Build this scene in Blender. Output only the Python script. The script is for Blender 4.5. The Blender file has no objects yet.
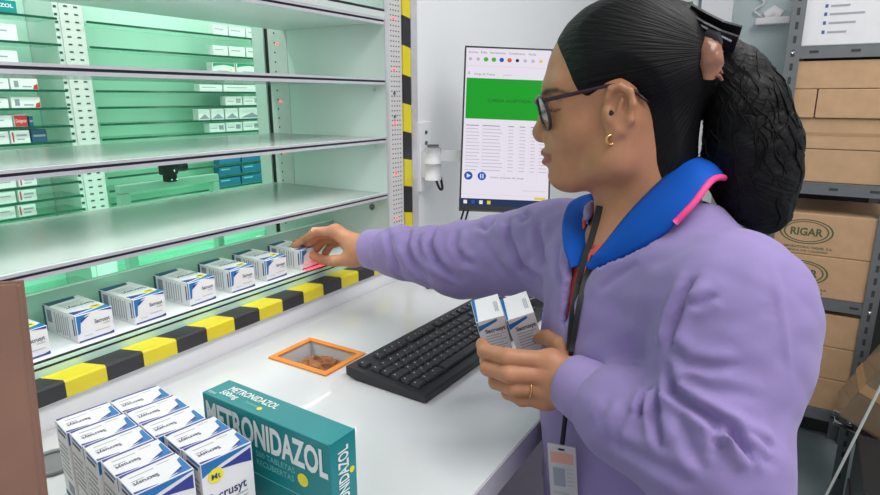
import bpy, math, random
import numpy as np
from mathutils import Vector, Matrix
from mathutils.bvhtree import BVHTree
random.seed(7); np.random.seed(7)
SC = bpy.context.scene
COL = SC.collection
PI = math.pi
# ------------------------------------------------------------------ camera
FPX, CX, CY = 595.0, 440.0, 247.5
HY, VX = 98.0, 821.0
PITCH = math.atan((CY - HY) / FPX)
YAW = math.atan((VX - CX) / math.hypot(FPX, CY - HY))
hx = np.array([math.cos(YAW), math.sin(YAW), 0.0])
CF = math.cos(PITCH) * hx + np.array([0, 0, -math.sin(PITCH)])
CR = np.array([math.sin(YAW), -math.cos(YAW), 0.0])
CU = np.cross(CR, CF)
CC = np.array([0, 0, 1.40])
def ray(x, y): return CF * FPX + CR * (x - CX) - CU * (y - CY)
def pd(x, y, d): return CC + ray(x, y) * d / FPX
def onz(x, y, z): d = ray(x, y); return CC + d * (z - CC[2]) / d[2]
def ony(x, y, v): d = ray(x, y); return CC + d * (v - CC[1]) / d[1]
def onx(x, y, v): d = ray(x, y); return CC + d * (v - CC[0]) / d[0]
def depth(P): return float((np.asarray(P, float) - CC) @ CF)
cam = bpy.data.cameras.new('camera')
camo = bpy.data.objects.new('camera', cam); COL.objects.link(camo)
cam.sensor_fit = 'HORIZONTAL'; cam.sensor_width = 36.0; cam.lens = 36.0 * FPX / 880.0
cam.clip_start = 0.02
m = Matrix.Identity(4)
for i in range(3):
    m[i][0] = CR[i]; m[i][1] = CU[i]; m[i][2] = -CF[i]; m[i][3] = CC[i]
camo.matrix_world = m
SC.camera = camo
vs = SC.view_settings
SC.display_settings.display_device = 'sRGB'
vs.view_transform = 'Standard'; vs.look = 'None'; vs.gamma = 1.0; vs.use_curve_mapping = False
vs.exposure = 0.0
# ------------------------------------------------------------------ materials
def lin(c):
    return tuple((v / 12.92 if v <= 0.04045 else ((v + 0.055) / 1.055) ** 2.4) for v in [x / 255.0 for x in c])
MATS = {}
def mat(name, rgb, rough=0.5, metal=0.0, spec=0.5, noise=0.0, nscale=20, bump=0.0, bscale=200, sheen=0.0, emit=0.0, sss=0.0, coat=0.0):
    if name in MATS: return MATS[name]
    mt = bpy.data.materials.new(name); mt.use_nodes = True
    nt = mt.node_tree; b = nt.nodes['Principled BSDF']
    c = lin(rgb)
    b.inputs['Base Color'].default_value = (*c, 1)
    b.inputs['Roughness'].default_value = rough
    b.inputs['Metallic'].default_value = metal
    b.inputs['Specular IOR Level'].default_value = spec
    if coat: b.inputs['Coat Weight'].default_value = coat
    if sheen:
        b.inputs['Sheen Weight'].default_value = sheen; b.inputs['Sheen Roughness'].default_value = 0.5
    if sss:
        b.inputs['Subsurface Weight'].default_value = sss
        b.inputs['Subsurface Radius'].default_value = (0.012, 0.005, 0.003)
        b.inputs['Subsurface Scale'].default_value = 0.5
    tc = nt.nodes.new('ShaderNodeTexCoord')
    if noise:
        n = nt.nodes.new('ShaderNodeTexNoise'); n.inputs['Scale'].default_value = nscale; n.inputs['Detail'].default_value = 5
        nt.links.new(tc.outputs['Object'], n.inputs['Vector'])
        r = nt.nodes.new('ShaderNodeValToRGB')
        r.color_ramp.elements[0].position = 0.3; r.color_ramp.elements[1].position = 0.7
        r.color_ramp.elements[0].color = (*[max(0, v * (1 - noise)) for v in c], 1)
        r.color_ramp.elements[1].color = (*[min(1, v * (1 + noise)) for v in c], 1)
        nt.links.new(n.outputs['Fac'], r.inputs['Fac']); nt.links.new(r.outputs['Color'], b.inputs['Base Color'])
    if bump:
        n2 = nt.nodes.new('ShaderNodeTexNoise'); n2.inputs['Scale'].default_value = bscale; n2.inputs['Detail'].default_value = 3
        nt.links.new(tc.outputs['Object'], n2.inputs['Vector'])
        bp = nt.nodes.new('ShaderNodeBump'); bp.inputs['Strength'].default_value = bump; bp.inputs['Distance'].default_value = 0.002
        nt.links.new(n2.outputs['Fac'], bp.inputs['Height']); nt.links.new(bp.outputs['Normal'], b.inputs['Normal'])
    if emit:
        b.inputs['Emission Color'].default_value = (*c, 1); b.inputs['Emission Strength'].default_value = emit
    MATS[name] = mt
    return mt
def glass_mat(name, tint, refl=0.12, diffuse_mix=0.1, diffuse_col=(215, 235, 225), rough=0.05, fk=1.6):
    mt = bpy.data.materials.new(name); mt.use_nodes = True
    nt = mt.node_tree; nt.nodes.clear()
    out = nt.nodes.new('ShaderNodeOutputMaterial')
    tr = nt.nodes.new('ShaderNodeBsdfTransparent'); tr.inputs['Color'].default_value = (*lin(tint), 1)
    gl = nt.nodes.new('ShaderNodeBsdfGlossy'); gl.inputs['Roughness'].default_value = rough
    df = nt.nodes.new('ShaderNodeBsdfDiffuse'); df.inputs['Color'].default_value = (*lin(diffuse_col), 1)
    fr = nt.nodes.new('ShaderNodeFresnel'); fr.inputs['IOR'].default_value = 1.5
    ad = nt.nodes.new('ShaderNodeMath'); ad.operation = 'MULTIPLY_ADD'; ad.inputs[1].default_value = fk; ad.inputs[2].default_value = refl
    ad.use_clamp = True
    m1 = nt.nodes.new('ShaderNodeMixShader'); m1.inputs['Fac'].default_value = diffuse_mix
    m2 = nt.nodes.new('ShaderNodeMixShader')
    nt.links.new(fr.outputs[0], ad.inputs[0]); nt.links.new(ad.outputs[0], m2.inputs['Fac'])
    nt.links.new(tr.outputs[0], m1.inputs[1]); nt.links.new(df.outputs[0], m1.inputs[2])
    nt.links.new(m1.outputs[0], m2.inputs[1]); nt.links.new(gl.outputs[0], m2.inputs[2])
    nt.links.new(m2.outputs[0], out.inputs['Surface'])
    MATS[name] = mt
    return mt
M_white = mat('white_laminate', (232, 232, 236), 0.35, noise=0.015, nscale=6)
M_counter = mat('counter_laminate', (213, 214, 216), 0.18, noise=0.012, nscale=4, coat=0.3)
M_cedge = mat('counter_edge', (196, 190, 200), 0.4, noise=0.03, nscale=60)
M_cab = mat('cabinet_side', (150, 140, 158), 0.5, noise=0.03, nscale=30)
M_wall = mat('wall_white', (234, 236, 238), 0.5, noise=0.015, nscale=3, bump=0.04, bscale=60)
M_wallg = mat('wall_grey_paint', (188, 202, 204), 0.6, noise=0.02, nscale=5)
M_floor = mat('floor_grey', (140, 152, 152), 0.35, noise=0.06, nscale=8)
M_alu = mat('brushed_aluminium', (222, 221, 226), 0.34, 0.45, noise=0.04, nscale=40)
M_alud = mat('dark_groove', (38, 32, 48), 0.4)
M_panel = mat('machine_panel', (206, 216, 212), 0.4, noise=0.015, nscale=5)
M_perf = mat('perforated_panel', (206, 204, 204), 0.45, noise=0.03, nscale=50)
M_hole = mat('dark_hole', (52, 60, 60), 0.7)
M_yel = mat('hazard_yellow', (226, 208, 40), 0.38, noise=0.04, nscale=25)
M_blk = mat('hazard_black', (44, 44, 48), 0.38, noise=0.05, nscale=25)
M_mach = mat('machine_mint_wall', (190, 222, 209), 0.5, noise=0.03, nscale=3)
M_gedge = mat('glass_edge_green', (24, 78, 62), 0.2)
M_gedgel = mat('glass_edge_light', (205, 240, 222), 0.25)
M_glass = glass_mat('shelf_glass', (222, 246, 236), refl=0.01, diffuse_mix=0.46, diffuse_col=(240, 246, 243), rough=0.16, fk=0.9)  # white diffuse share stands in for bright reflections on the glass
M_guard = glass_mat('guard_glass', (196, 236, 220), refl=0.02, diffuse_mix=0.5, diffuse_col=(200, 236, 220), rough=0.1)
M_sglass = glass_mat('storage_glass', (236, 250, 244), refl=0.0, diffuse_mix=0.04, rough=0.1, fk=0.25)
M_red = mat('led_red', (255, 70, 80), 0.4, emit=2.2)
M_dark = mat('dark_plastic', (34, 35, 38), 0.42, bump=0.05, bscale=400)
M_dark2 = mat('black_rubber', (18, 18, 20), 0.55)
M_key = mat('key_plastic', (42, 43, 47), 0.45, bump=0.05, bscale=500)
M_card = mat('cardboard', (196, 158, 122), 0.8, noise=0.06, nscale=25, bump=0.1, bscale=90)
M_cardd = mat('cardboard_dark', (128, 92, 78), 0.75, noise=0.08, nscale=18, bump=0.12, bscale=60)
M_tape = mat('packing_tape', (178, 140, 100), 0.2)
M_ink = mat('green_ink', (84, 98, 70), 0.8)
M_steel = mat('rack_grey', (118, 121, 123), 0.45, 0.4, noise=0.05, nscale=40)
M_chrome = mat('chrome', (225, 225, 228), 0.15, 1.0)
M_bw = mat('box_white', (230, 228, 230), 0.5, noise=0.015, nscale=40)
M_bb = mat('box_blue', (28, 110, 175), 0.45)
M_bn = mat('box_navy', (48, 56, 140), 0.45)
M_bdk = mat('box_slate_blue', (38, 84, 112), 0.5)
M_by = mat('box_yellow', (238, 226, 60), 0.5)
M_bt = mat('box_text_navy', (50, 56, 100), 0.6)
M_bg = mat('box_text_grey', (165, 165, 172), 0.6)
M_bp = mat('box_panel_grey', (142, 146, 160), 0.6)
M_teal = mat('box_teal', (6, 134, 138), 0.35, noise=0.03, nscale=20)
M_tealt = mat('box_teal_text', (232, 240, 240), 0.5)
M_teald = mat('box_teal_small_text', (120, 200, 200), 0.5)
M_or = mat('hatch_orange', (228, 138, 52), 0.35, noise=0.05, nscale=20)
M_redb = mat('box_red', (200, 52, 56), 0.5)
M_grn = mat('box_green', (30, 150, 110), 0.5)
M_bluet = mat('box_petrol', (20, 110, 150), 0.5)
# ------------------------------------------------------------------ mesh builder
class MB:
    def __init__(s): s.v = []; s.f = []; s.mi = []; s.m = []; s.sm = []
    def mid(s, mt):
        if mt not in s.m: s.m.append(mt)
        return s.m.index(mt)
    def add(s, vs_, fs, mt, smooth=False):
        o = len(s.v); k = s.mid(mt)
        s.v += [tuple(map(float, p)) for p in vs_]
        for f in fs: s.f.append([i + o for i in f]); s.mi.append(k); s.sm.append(smooth)
        return s
    def box(s, a, b, mt, M=None, bev=0.0):
        x0, y0, z0 = a; x1, y1, z1 = b
        if bev <= 0:
            P = [(x0,y0,z0),(x1,y0,z0),(x1,y1,z0),(x0,y1,z0),(x0,y0,z1),(x1,y0,z1),(x1,y1,z1),(x0,y1,z1)]
            Fc = [(0,3,2,1),(4,5,6,7),(0,1,5,4),(1,2,6,5),(2,3,7,6),(3,0,4,7)]
        else:
            import bmesh
            bm = bmesh.new(); bmesh.ops.create_cube(bm, size=1.0)
            for v in bm.verts:
                v.co = Vector(((x0+x1)/2 + v.co.x*(x1-x0), (y0+y1)/2 + v.co.y*(y1-y0), (z0+z1)/2 + v.co.z*(z1-z0)))
            bmesh.ops.bevel(bm, geom=bm.edges[:], offset=bev, segments=2, profile=0.6, affect='EDGES')
            bm.verts.index_update()
            P = [v.co[:] for v in bm.verts]; Fc = [[v.index for v in f.verts] for f in bm.faces]; bm.free()
        if M is not None: P = [(M @ Vector(p))[:] for p in P]
        return s.add(P, Fc, mt)
    def prism(s, poly, z0, z1, mt, M=None):
        n = len(poly)
        P = [(x, y, z0) for x, y in poly] + [(x, y, z1) for x, y in poly]
        Fc = [list(range(n))[::-1], [i + n for i in range(n)]] + [(i, (i+1) % n, (i+1) % n + n, i + n) for i in range(n)]
        if M is not None: P = [(M @ Vector(p))[:] for p in P]
        return s.add(P, Fc, mt)
    def tube(s, pts, r, mt, n=10, closed=False, caps=True):
        pts = [np.asarray(p, float) for p in pts]; N = len(pts)
        rr = r if hasattr(r, '__len__') else [r] * N
        P = []; up = None
        for i in range(N):
            if closed: t = pts[(i+1) % N] - pts[i-1]
            else: t = pts[min(i+1, N-1)] - pts[max(i-1, 0)]
            t = t / (np.linalg.norm(t) + 1e-12)
            if up is None:
                up = np.array([0, 0, 1.0]) if abs(t[2]) < 0.9 else np.array([1.0, 0, 0])
            a = np.cross(t, up); a /= np.linalg.norm(a) + 1e-12; b = np.cross(a, t); up = b
            for k in range(n):
                th = 2*PI*k/n
                P.append(pts[i] + rr[i]*(math.cos(th)*a + math.sin(th)*b))
        Fc = []
        for i in range(N if closed else N-1):
            j = (i+1) % N
            for k in range(n): Fc.append((i*n+k, j*n+k, j*n+(k+1) % n, i*n+(k+1) % n)[::-1])
        if caps and not closed: Fc += [list(range(n))[::-1][::-1], [(N-1)*n+k for k in range(n)][::-1]]
        return s.add(P, Fc, mt, True)
    def cyl(s, p, q, r, mt, n=20, r2=None): return s.tube([p, q], [r, r if r2 is None else r2], mt, n)
    def disc(s, c, u, v, r, mt, n=20, th=0.0003):
        c = np.asarray(c, float); u = np.asarray(u, float); v = np.asarray(v, float); w = np.cross(u, v)
        P = [c + r*(math.cos(2*PI*k/n)*u + math.sin(2*PI*k/n)*v) + w*th for k in range(n)] + [c + r*(math.cos(2*PI*k/n)*u + math.sin(2*PI*k/n)*v) for k in range(n)]
        return s.add(P, [list(range(n))] + [(k, k+n, (k+1) % n+n, (k+1) % n) for k in range(n)], mt)
    def patch(s, o, u, v, poly, mt, th=0.00025):
        """flat print: poly given in (u,v) metres on the plane through o"""
        o = np.asarray(o, float); u = np.asarray(u, float); v = np.asarray(v, float); w = np.cross(u, v); w = w/np.linalg.norm(w)
        n = len(poly)
        A = [o + a*u + b*v + w*th for a, b in poly]; B = [o + a*u + b*v for a, b in poly]
        return s.add(A + B, [list(range(n))] + [(k, k+n, (k+1) % n+n, (k+1) % n) for k in range(n)], mt)
    def text(s, txt, o, u, v, size, mt, bold=0.0, sx=1.0, align='LEFT', th=0.0004, width=None):
        cu = bpy.data.curves.new('txt', 'FONT'); cu.body = txt; cu.size = 1.0; cu.offset = bold; cu.align_x = align
        cu.resolution_u = 3
        ob = bpy.data.objects.new('txt', cu)
        me = bpy.data.meshes.new_from_object(ob)
        co = [vv.co.copy() for vv in me.vertices]; fs = [list(p.vertices) for p in me.polygons]
        bpy.data.objects.remove(ob); bpy.data.curves.remove(cu); bpy.data.meshes.remove(me)
        if not co: return s
        if width is not None:
            xs = [c.x for c in co]; sx = width / ((max(xs)-min(xs)) * size)
        o = np.asarray(o, float); u = np.asarray(u, float); v = np.asarray(v, float); w = np.cross(u, v); w /= np.linalg.norm(w)
        return s.add([o + u*c.x*size*sx + v*c.y*size + w*th for c in co], fs, mt)
    def build(s, name, parent=None, loc=None):
        me = bpy.data.meshes.new(name); me.from_pydata(s.v, [], s.f)
        for q in s.m: me.materials.append(q)
        me.polygons.foreach_set('material_index', s.mi); me.polygons.foreach_set('use_smooth', s.sm)
        me.update(); me.validate()
        ob = bpy.data.objects.new(name, me); COL.objects.link(ob)
        if parent is not None: ob.parent = parent
        if loc is not None: ob.location = loc
        return ob
def tag(o, label=None, cat=None, group=None, kind=None):
    if label: o['label'] = label
    if cat: o['category'] = cat
    if group: o['group'] = group
    if kind: o['kind'] = kind
    return o
def empty(name, loc=(0, 0, 0), rz=0.0):
    o = bpy.data.objects.new(name, None); COL.objects.link(o); o.location = loc; o.rotation_euler = (0, 0, rz)
    o.empty_display_size = 0.05
    return o
def thing(name, label, cat, loc=(0, 0, 0), rz=0.0, group=None): return tag(empty(name, loc, rz), label, cat, group)
def struct(name, mb, label=None):
    o = mb.build(name); o['kind'] = 'structure'
    o['label'] = label or name.replace('_', ' '); o['category'] = name.split('_')[0]
    return o
X = np.array([1.0, 0, 0]); Y = np.array([0, 1.0, 0]); Z = np.array([0, 0, 1.0])
CT = 0.98                                          # counter top height
# ================================================================== ROOM
XW = 2.86
b = MB(); b.box((-2.2, -2.6, -0.1), (XW, 2.6, 0.0), M_floor)
struct('floor', b, 'grey painted floor seen past the jacket at lower right')
b = MB(); b.box((1.186, 0.80, 0.0), (XW, 0.86, 2.7), M_wall)
struct('wall_back', b, 'white wall behind the monitor')
b = MB(); b.box((XW, -2.6, 0.0), (XW+0.06, 2.6, 2.7), M_wallg)
struct('wall_right', b, 'grey painted wall behind the storage rack')
b = MB(); b.box((-2.2, -2.6, 2.7), (XW, 2.6, 2.76), M_wall)
struct('ceiling', b, 'white ceiling out of view')
b = MB(); b.box((XW-0.05, 0.35, 0.0), (XW-0.0005, 0.47, 2.699), M_white)
struct('trim_1', b, 'white pilaster on the grey wall')
# ceiling light panels (real lamps of the room)
M_lamp = mat('lamp_diffuser', (255, 255, 255), 0.5, emit=2.0)
def area(name, loc, sx, sy, power, col=(1, 1, 1), rot=(0, 0, 0)):
    l = bpy.data.lights.new(name, 'AREA'); l.shape = 'RECTANGLE'; l.size = sx; l.size_y = sy; l.energy = power; l.color = col
    o = bpy.data.objects.new(name, l); COL.objects.link(o); o.location = loc; o.rotation_euler = rot
    return o
area('ceiling_lamp_light', (0.3, -0.5, 2.66), 1.3, 0.7, 22, (1.0, 0.985, 0.97))
area('ceiling_lamp_light', (1.45, -0.4, 2.66), 1.2, 0.6, 15, (1.0, 0.985, 0.97))
area('ceiling_lamp_light', (0.2, -1.9, 2.66), 1.2, 0.6, 16, (1.0, 0.985, 0.97))
SHZ = (1.189, 1.3125, 1.435)
# lights inside the machine: greenish overhead strip, the others are added fills
area('machine_area_light', (0.8, 1.36, 2.25), 1.6, 0.12, 11, (0.86, 1.0, 0.89), (0.5, 0, 0))
for xs in (0.35, 1.5): area('machine_area_light', (xs, 1.24, 1.45), 0.06, 1.5, 1.6, (0.90, 1.0, 0.89), (PI/2, 0, 0))  # upright fills added to brighten the storage wall, no such lamps known
area('machine_area_light', (1.15, 1.27, 0.98), 0.7, 0.16, 0.75, (0.18, 1.0, 0.52), (PI/2, 0, 0))  # green fill added to tint the lower storage wall
area('canopy_fill_light', (0.35, 0.86, 1.545), 1.2, 0.03, 0.9, (0.97, 1.0, 0.98), (0.2, 0, 0))  # fill added under the canopy to whiten the front shelves
for zs in SHZ: area('shelf_fill_light', (0.35, 0.822, zs-0.009), 1.2, 0.018, 0.5 if zs < 1.2 else 1.1, (0.97, 1.0, 0.98), (0.25, 0, 0))  # fills added beneath the trims to brighten each shelf surface
area('machine_area_light', (1.05, 1.55, 0.72), 1.2, 0.12, 3.5, (0.35, 1.0, 0.66), (PI*0.9, 0, 0))  # low green fill added from below for a greener interior
w = bpy.data.worlds.new('world'); SC.world = w; w.use_nodes = True
w.node_tree.nodes['Background'].inputs['Color'].default_value = (0.93, 0.96, 1.0, 1)
w.node_tree.nodes['Background'].inputs['Strength'].default_value = 0.62
# ================================================================== COUNTER
ctr = thing('counter', 'white laminate counter under the dispensing machine with orange framed hatch', 'counter', (0.6, 0.53, 0))
def P(o): o.parent = ctr; o.matrix_parent_inverse = Matrix.Translation((-0.6, -0.53, 0)); return o
hx0, hx1, hy0, hy1 = 0.634, 0.716, 0.606, 0.716
b = MB()
cx0, cx1, cy0, cy1 = -0.35, 1.56, 0.265, 0.80
zt, zb = CT, CT-0.035
def ring(x0, y0, x1, y1, a0, b0, a1, b1, mt):
    b.box((x0, y0, zb), (a0, y1, zt), mt); b.box((a1, y0, zb), (x1, y1, zt), mt)
    b.box((a0, y0, zb), (a1, b0, zt), mt); b.box((a0, b1, zb), (a1, y1, zt), mt)
ring(cx0, cy0+0.002, cx1, cy1-0.001, hx0, hy0, hx1, hy1, M_counter)
P(b.build('worktop'))
b = MB(); b.box((cx0, cy0, zb+0.0003), (cx1, cy0+0.0018, zt-0.0006), M_cedge); P(b.build('edge_band'))
b = MB()
b.box((cx0+0.02, 0.30, 0.08), (0.62, 0.318, zb-0.0005), M_cab); P(b.build('front_panel'))
for xq in (cx0+0.02, 0.60, 1.53):
    b = MB(); b.box((xq, 0.3185, 0.0), (xq+0.02, 0.60 if xq == 0.60 else 0.79, zb-0.0005), M_cab); P(b.build('side_panel'))
b = MB()
b = MB(); fw = 0.0085
for (x0, y0, x1, y1) in ((hx0-fw, hy0-fw, hx0+0.002, hy1+fw), (hx1-0.002, hy0-fw, hx1+fw, hy1+fw), (hx0+0.002, hy0-fw, hx1-0.002, hy0+0.002), (hx0+0.002, hy1-0.002, hx1-0.002, hy1+fw)):
    b.box((x0, y0, CT+0.0003), (x1, y1, CT+0.0035), M_or, bev=0.0009)
tag(P(b.build('hatch_frame')), 'orange frame around the open hatch')
b = MB(); M_well = mat('hatch_well', (118, 126, 120), 0.5, noise=0.1, nscale=30)
wz = CT-0.05
b.box((hx0-0.004, hy0-0.004, wz-0.004), (hx1+0.004, hy1+0.004, wz), M_well)
for (x0, y0, x1, y1) in ((hx0-0.004, hy0-0.004, hx0, hy1+0.004), (hx1, hy0-0.004, hx1+0.004, hy1+0.004), (hx0, hy0-0.004, hx1, hy0), (hx0, hy1, hx1, hy1+0.004)):
    b.box((x0, y0, wz), (x1, y1, CT-0.0355), M_well)
P(b.build('hatch_well'))
b = MB(); M_grom = mat('grommet_grey', (120, 122, 124), 0.4)
gc = (0.285, 0.716)
b.tube([(gc[0]+0.026*math.cos(t), gc[1]+0.026*math.sin(t), CT+0.0025) for t in np.linspace(0, 2*PI, 28, endpoint=False)], 0.003, M_grom, 8, closed=True)
b.disc((gc[0], gc[1], CT+0.001), X, Y, 0.0255, M_grom, 28)
P(b.build('cable_grommet'))
# crumpled brown paper inside the hatch
def crumple(name, c, r, mt, seed):
    rs = np.random.RandomState(seed); b = MB(); n, mm = 18, 12; Pp = []
    for i in range(mm+1):
        for j in range(n):
            th = PI*i/mm; ph = 2*PI*j/n
            d = np.array([math.sin(th)*math.cos(ph), math.sin(th)*math.sin(ph), math.cos(th)])
            k = 1 + 0.22*rs.uniform(-1, 1) if 0 < i < mm else 1
            Pp.append(np.array(c) + d*np.array(r)*k)
    Fc = [(i*n+j, (i+1)*n+j, (i+1)*n+(j+1) % n, i*n+(j+1) % n) for i in range(mm) for j in range(n)]
    b.add(Pp, Fc, mt); return b.build(name)
M_paper = mat('kraft_paper', (148, 96, 62), 0.8, noise=0.35, nscale=60, bump=0.3, bscale=60)
tag(crumple('crumpled_paper', (0.682, 0.657, wz+0.0225), (0.031, 0.047, 0.0220), M_paper, 3), 'crumpled brown paper lying inside the orange framed hatch', 'paper')
# ================================================================== DISPENSING MACHINE (front bay)
MX0, MX1 = -0.45, 1.065
mach = thing('dispensing_machine', 'white automatic dispensing machine front with glass shelves and hazard striped edge', 'machine', (0.4, 0.95, 0))
def PM(o, par=None):
    o.parent = par or mach
    if par is None: o.matrix_parent_inverse = Matrix.Translation((-0.4, -0.95, 0))
    return o
SH = [1.189, 1.3125, 1.435, 1.557]
SB = 1.152                                          # back of the front shelves
TZ = 1.063                                          # tray surface
b = MB(); b.box((MX0, 0.8012, 0.0), (1.19, 0.822, 1.0165), M_white)
PM(b.build('fascia'))
# hazard bumper: slanted L profile, stripes alternate
b = MB(); sw = 0.0545; x = 0.346 - 15*sw; k = 0
prof = [(0.793, 1.0175), (0.793, 1.0385), (0.796, 1.0412), (0.824, 1.0435), (0.826, 1.0175)]
while x < 1.062:
    x1 = min(x+sw, 1.0625); mt = M_blk if k % 2 == 0 else M_yel
    n = len(prof); sl = -0.016
    A = [(x + (0 if i < 2 or i == 4 else sl*(p[0]-0.796)/0.03), p[0], p[1]) for i, p in enumerate(prof)]
    B = [(min(1.0625, x1 + (0 if i < 2 or i == 4 else sl*(p[0]-0.796)/0.03)), p[0], p[1]) for i, p in enumerate(prof)]
    b.add(A+B, [(i, (i+1) % n, (i+1) % n+n, i+n)[::-1] for i in range(n)] + [list(range(n)), [i+n for i in range(n)][::-1]], mt)
    x = x1; k += 1
tag(PM(b.build('hazard_bumper')), 'yellow and black striped edge')
# tray with aluminium front rail
b = MB(); b.box((MX0, 0.8325, 1.044), (MX1-0.001, 1.10, TZ), M_white); tr_ = PM(b.build('tray'))
b = MB()
b.box((MX0, 0.8265, 1.030), (MX1-0.001, 0.8322, 1.0605), M_gedgel); b.box((MX0, 0.8262, 1.0530), (MX1-0.001, 0.8268, 1.0560), M_alud); b.box((MX0, 0.8290, 1.0606), (MX1-0.001, 0.8318, 1.0632), M_alud)
PM(b.build('tray_rail'))
b = MB()
b.box((MX0, 0.963, TZ+0.0005), (MX1-0.0012, 0.968, 1.114), M_guard); PM(b.build('guard_pane'))
b = MB(); b.box((MX0, 0.9628, 1.1142), (MX1-0.0012, 0.9682, 1.1165), M_gedgel); PM(b.build('guard_edge'))
for i, z in enumerate(SH):
    b = MB()
    if i < 3: b.box((MX0, 0.806, z-0.003), (MX1-0.001, SB, z+0.003), M_glass)
    else: b.box((MX0, 0.806, z-0.003), (MX1-0.001, 1.10, z+0.012), M_panel)
    g = PM(b.build('glass_shelf' if i < 3 else 'canopy_shelf'))
    b = MB(); s = 1.0
    b.box((MX0, 0.799, z-0.0075), (MX1-0.001, 0.8055, z-0.0025), M_alu)
    b.box((MX0, 0.8006, z-0.0025), (MX1-0.001, 0.8055, z+0.0015), M_alud)
    b.box((MX0, 0.798, z+0.0015), (MX1-0.001, 0.8055, z+0.0055), M_alu)
    if i == 3:
        b.box((MX0, 0.7975, z+0.0056), (MX1-0.001, 0.8055, z+0.018), M_panel); b.box((MX0, 0.797, z+0.0181), (MX1-0.001, 0.8055, z+0.0225), M_alud)
    o = b.build('edge_trim'); o.parent = g
    if i < 3:
        b = MB(); b.box((MX0, SB+0.0003, z-0.0028), (MX1-0.001, SB+0.002, z+0.0028), M_gedgel); o = b.build('rear_edge'); o.parent = g
# right side panel of the bay and posts
b = MB(); b.box((MX1, 0.80, TZ-0.06), (MX1+0.010, 1.087, 2.3), M_panel)
for z in SH[:3]:
    for yy in (0.83, 1.06):
        b.cyl((MX1-0.0012, yy, z-0.018), (MX1+0.001, yy, z-0.018), 0.0035, M_alu, 12)
b.cyl((MX1-0.0022, 0.845, 1.157), (MX1+0.001, 0.845, 1.157), 0.007, M_steel, 16)
PM(b.build('side_panel'))
b = MB(); b.box((MX1, 1.0885, 0.95), (MX1+0.012, 1.150, 2.3), M_perf)
for z in np.arange(1.0, 1.75, 0.022): b.cyl((MX1-0.0006, 1.128, z), (MX1+0.001, 1.128, z), 0.0022, M_hole, 8)
rp = PM(b.build('rear_post'))
for z in (1.525, 1.392, 1.268, 1.18):
    b = MB(); b.cyl((MX1-0.002, 1.118, z), (MX1-0.0001, 1.118, z), 0.0026, M_red, 12); o = b.build('status_light'); o.parent = rp
b = MB(); b.box((MX1, 1.166, 0.9), (MX1+0.02, 1.205, 2.3), M_panel); b.box((MX1+0.004, 1.151, 0.9), (MX1+0.02, 1.1655, 2.3), M_dark2)
PM(b.build('inner_frame'))
# front post: perforated strip with red leds, hazard stripe, aluminium edge
b = MB(); b.box((MX1+0.0105, 0.802, 1.0175), (1.130, 0.830, 2.3), M_perf); b.box((MX1+0.0005, 0.7985, 1.0175), (MX1+0.0105, 0.7995, 2.3), M_alu)
for z in np.arange(1.11, 1.62, 0.0105):
    for xx in (1.091, 1.1005, 1.110, 1.1195): b.box((xx-0.0016, 0.8014, z-0.0012), (xx+0.0016, 0.8022, z+0.0012), M_hole)
for z in (1.36, 1.41): b.cyl((1.10, 0.800, z), (1.10, 0.803, z), 0.0035, M_steel, 12)
fp = PM(b.build('front_post'))
for z in (1.565, 1.46, 1.345, 1.232, 1.13):
    b = MB(); b.cyl((1.100, 0.7995, z), (1.100, 0.8019, z), 0.0026, M_red, 12); o = b.build('status_light'); o.parent = fp
b = MB(); z = 1.0175; k = 1
while z < 2.2:
    z1 = z + (0.0585 if k == 1 else 0.0625)
    b.add([(1.131, 0.7985, z), (1.160, 0.7985, z-0.005 if z > 1.02 else z), (1.160, 0.7985, z1-0.005), (1.131, 0.7985, z1), (1.131, 0.806, z), (1.160, 0.806, z-0.005 if z > 1.02 else z), (1.160, 0.806, z1-0.005), (1.131, 0.806, z1)],
          [(0,1,2,3),(7,6,5,4),(0,4,5,1),(1,5,6,2),(2,6,7,3),(3,7,4,0)], M_blk if k % 2 else M_yel); z = z1; k += 1
tag(PM(b.build('hazard_stripe')), 'yellow and black striped strip')
b = MB(); b.box((1.1605, 0.797, 1.0175), (1.185, 0.83, 2.3), M_alu); PM(b.build('corner_profile'))
# red scanner bar on the tray edge
b = MB()
for i in range(8):
    xx = 0.834 + i*0.0085
    b.add([(xx, 0.8282, 1.0640), (xx+0.005, 0.8282, 1.0640), (xx+0.0075, 0.8420, 1.0640), (xx+0.0025, 0.8420, 1.0640)], [(0, 1, 2, 3)], M_red)
tag(PM(b.build('position_light')), 'lit red light bars on the tray edge')
pl = bpy.data.lights.new('position_light_glow', 'SPOT'); pl.energy = 0.9; pl.color = (1, 0.04, 0.03); pl.shadow_soft_size = 0.008; pl.spot_size = 0.6; pl.spot_blend = 0.7
plo = bpy.data.objects.new('position_light_glow', pl); COL.objects.link(plo); plo.location = (0.868, 0.822, 1.135)
d_ = Vector((0.864, 0.825, 1.045)) - plo.location; plo.rotation_euler = d_.to_track_quat('-Z', 'Y').to_euler()
# machine body
b = MB()
b.box((MX0-0.02, 2.22, 0.0), (2.0, 2.26, 2.3), M_mach); b.box((MX0-0.02, 1.11, 0.0), (MX0, 2.22, 2.3), M_mach)
b.box((MX0-0.02, 0.80, 0.0), (MX0-0.0005, 1.1095, 2.3), M_mach)
b.box((1.64, 0.9, 0.0), (1.66, 2.219, 2.3), M_mach); b.box((MX0, 0.83, 2.31), (1.65, 2.22, 2.33), M_white)
b.box((MX0, 1.12, 0.62), (1.63, 2.215, 0.64), M_mach)
PM(b.build('housing'))
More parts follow.
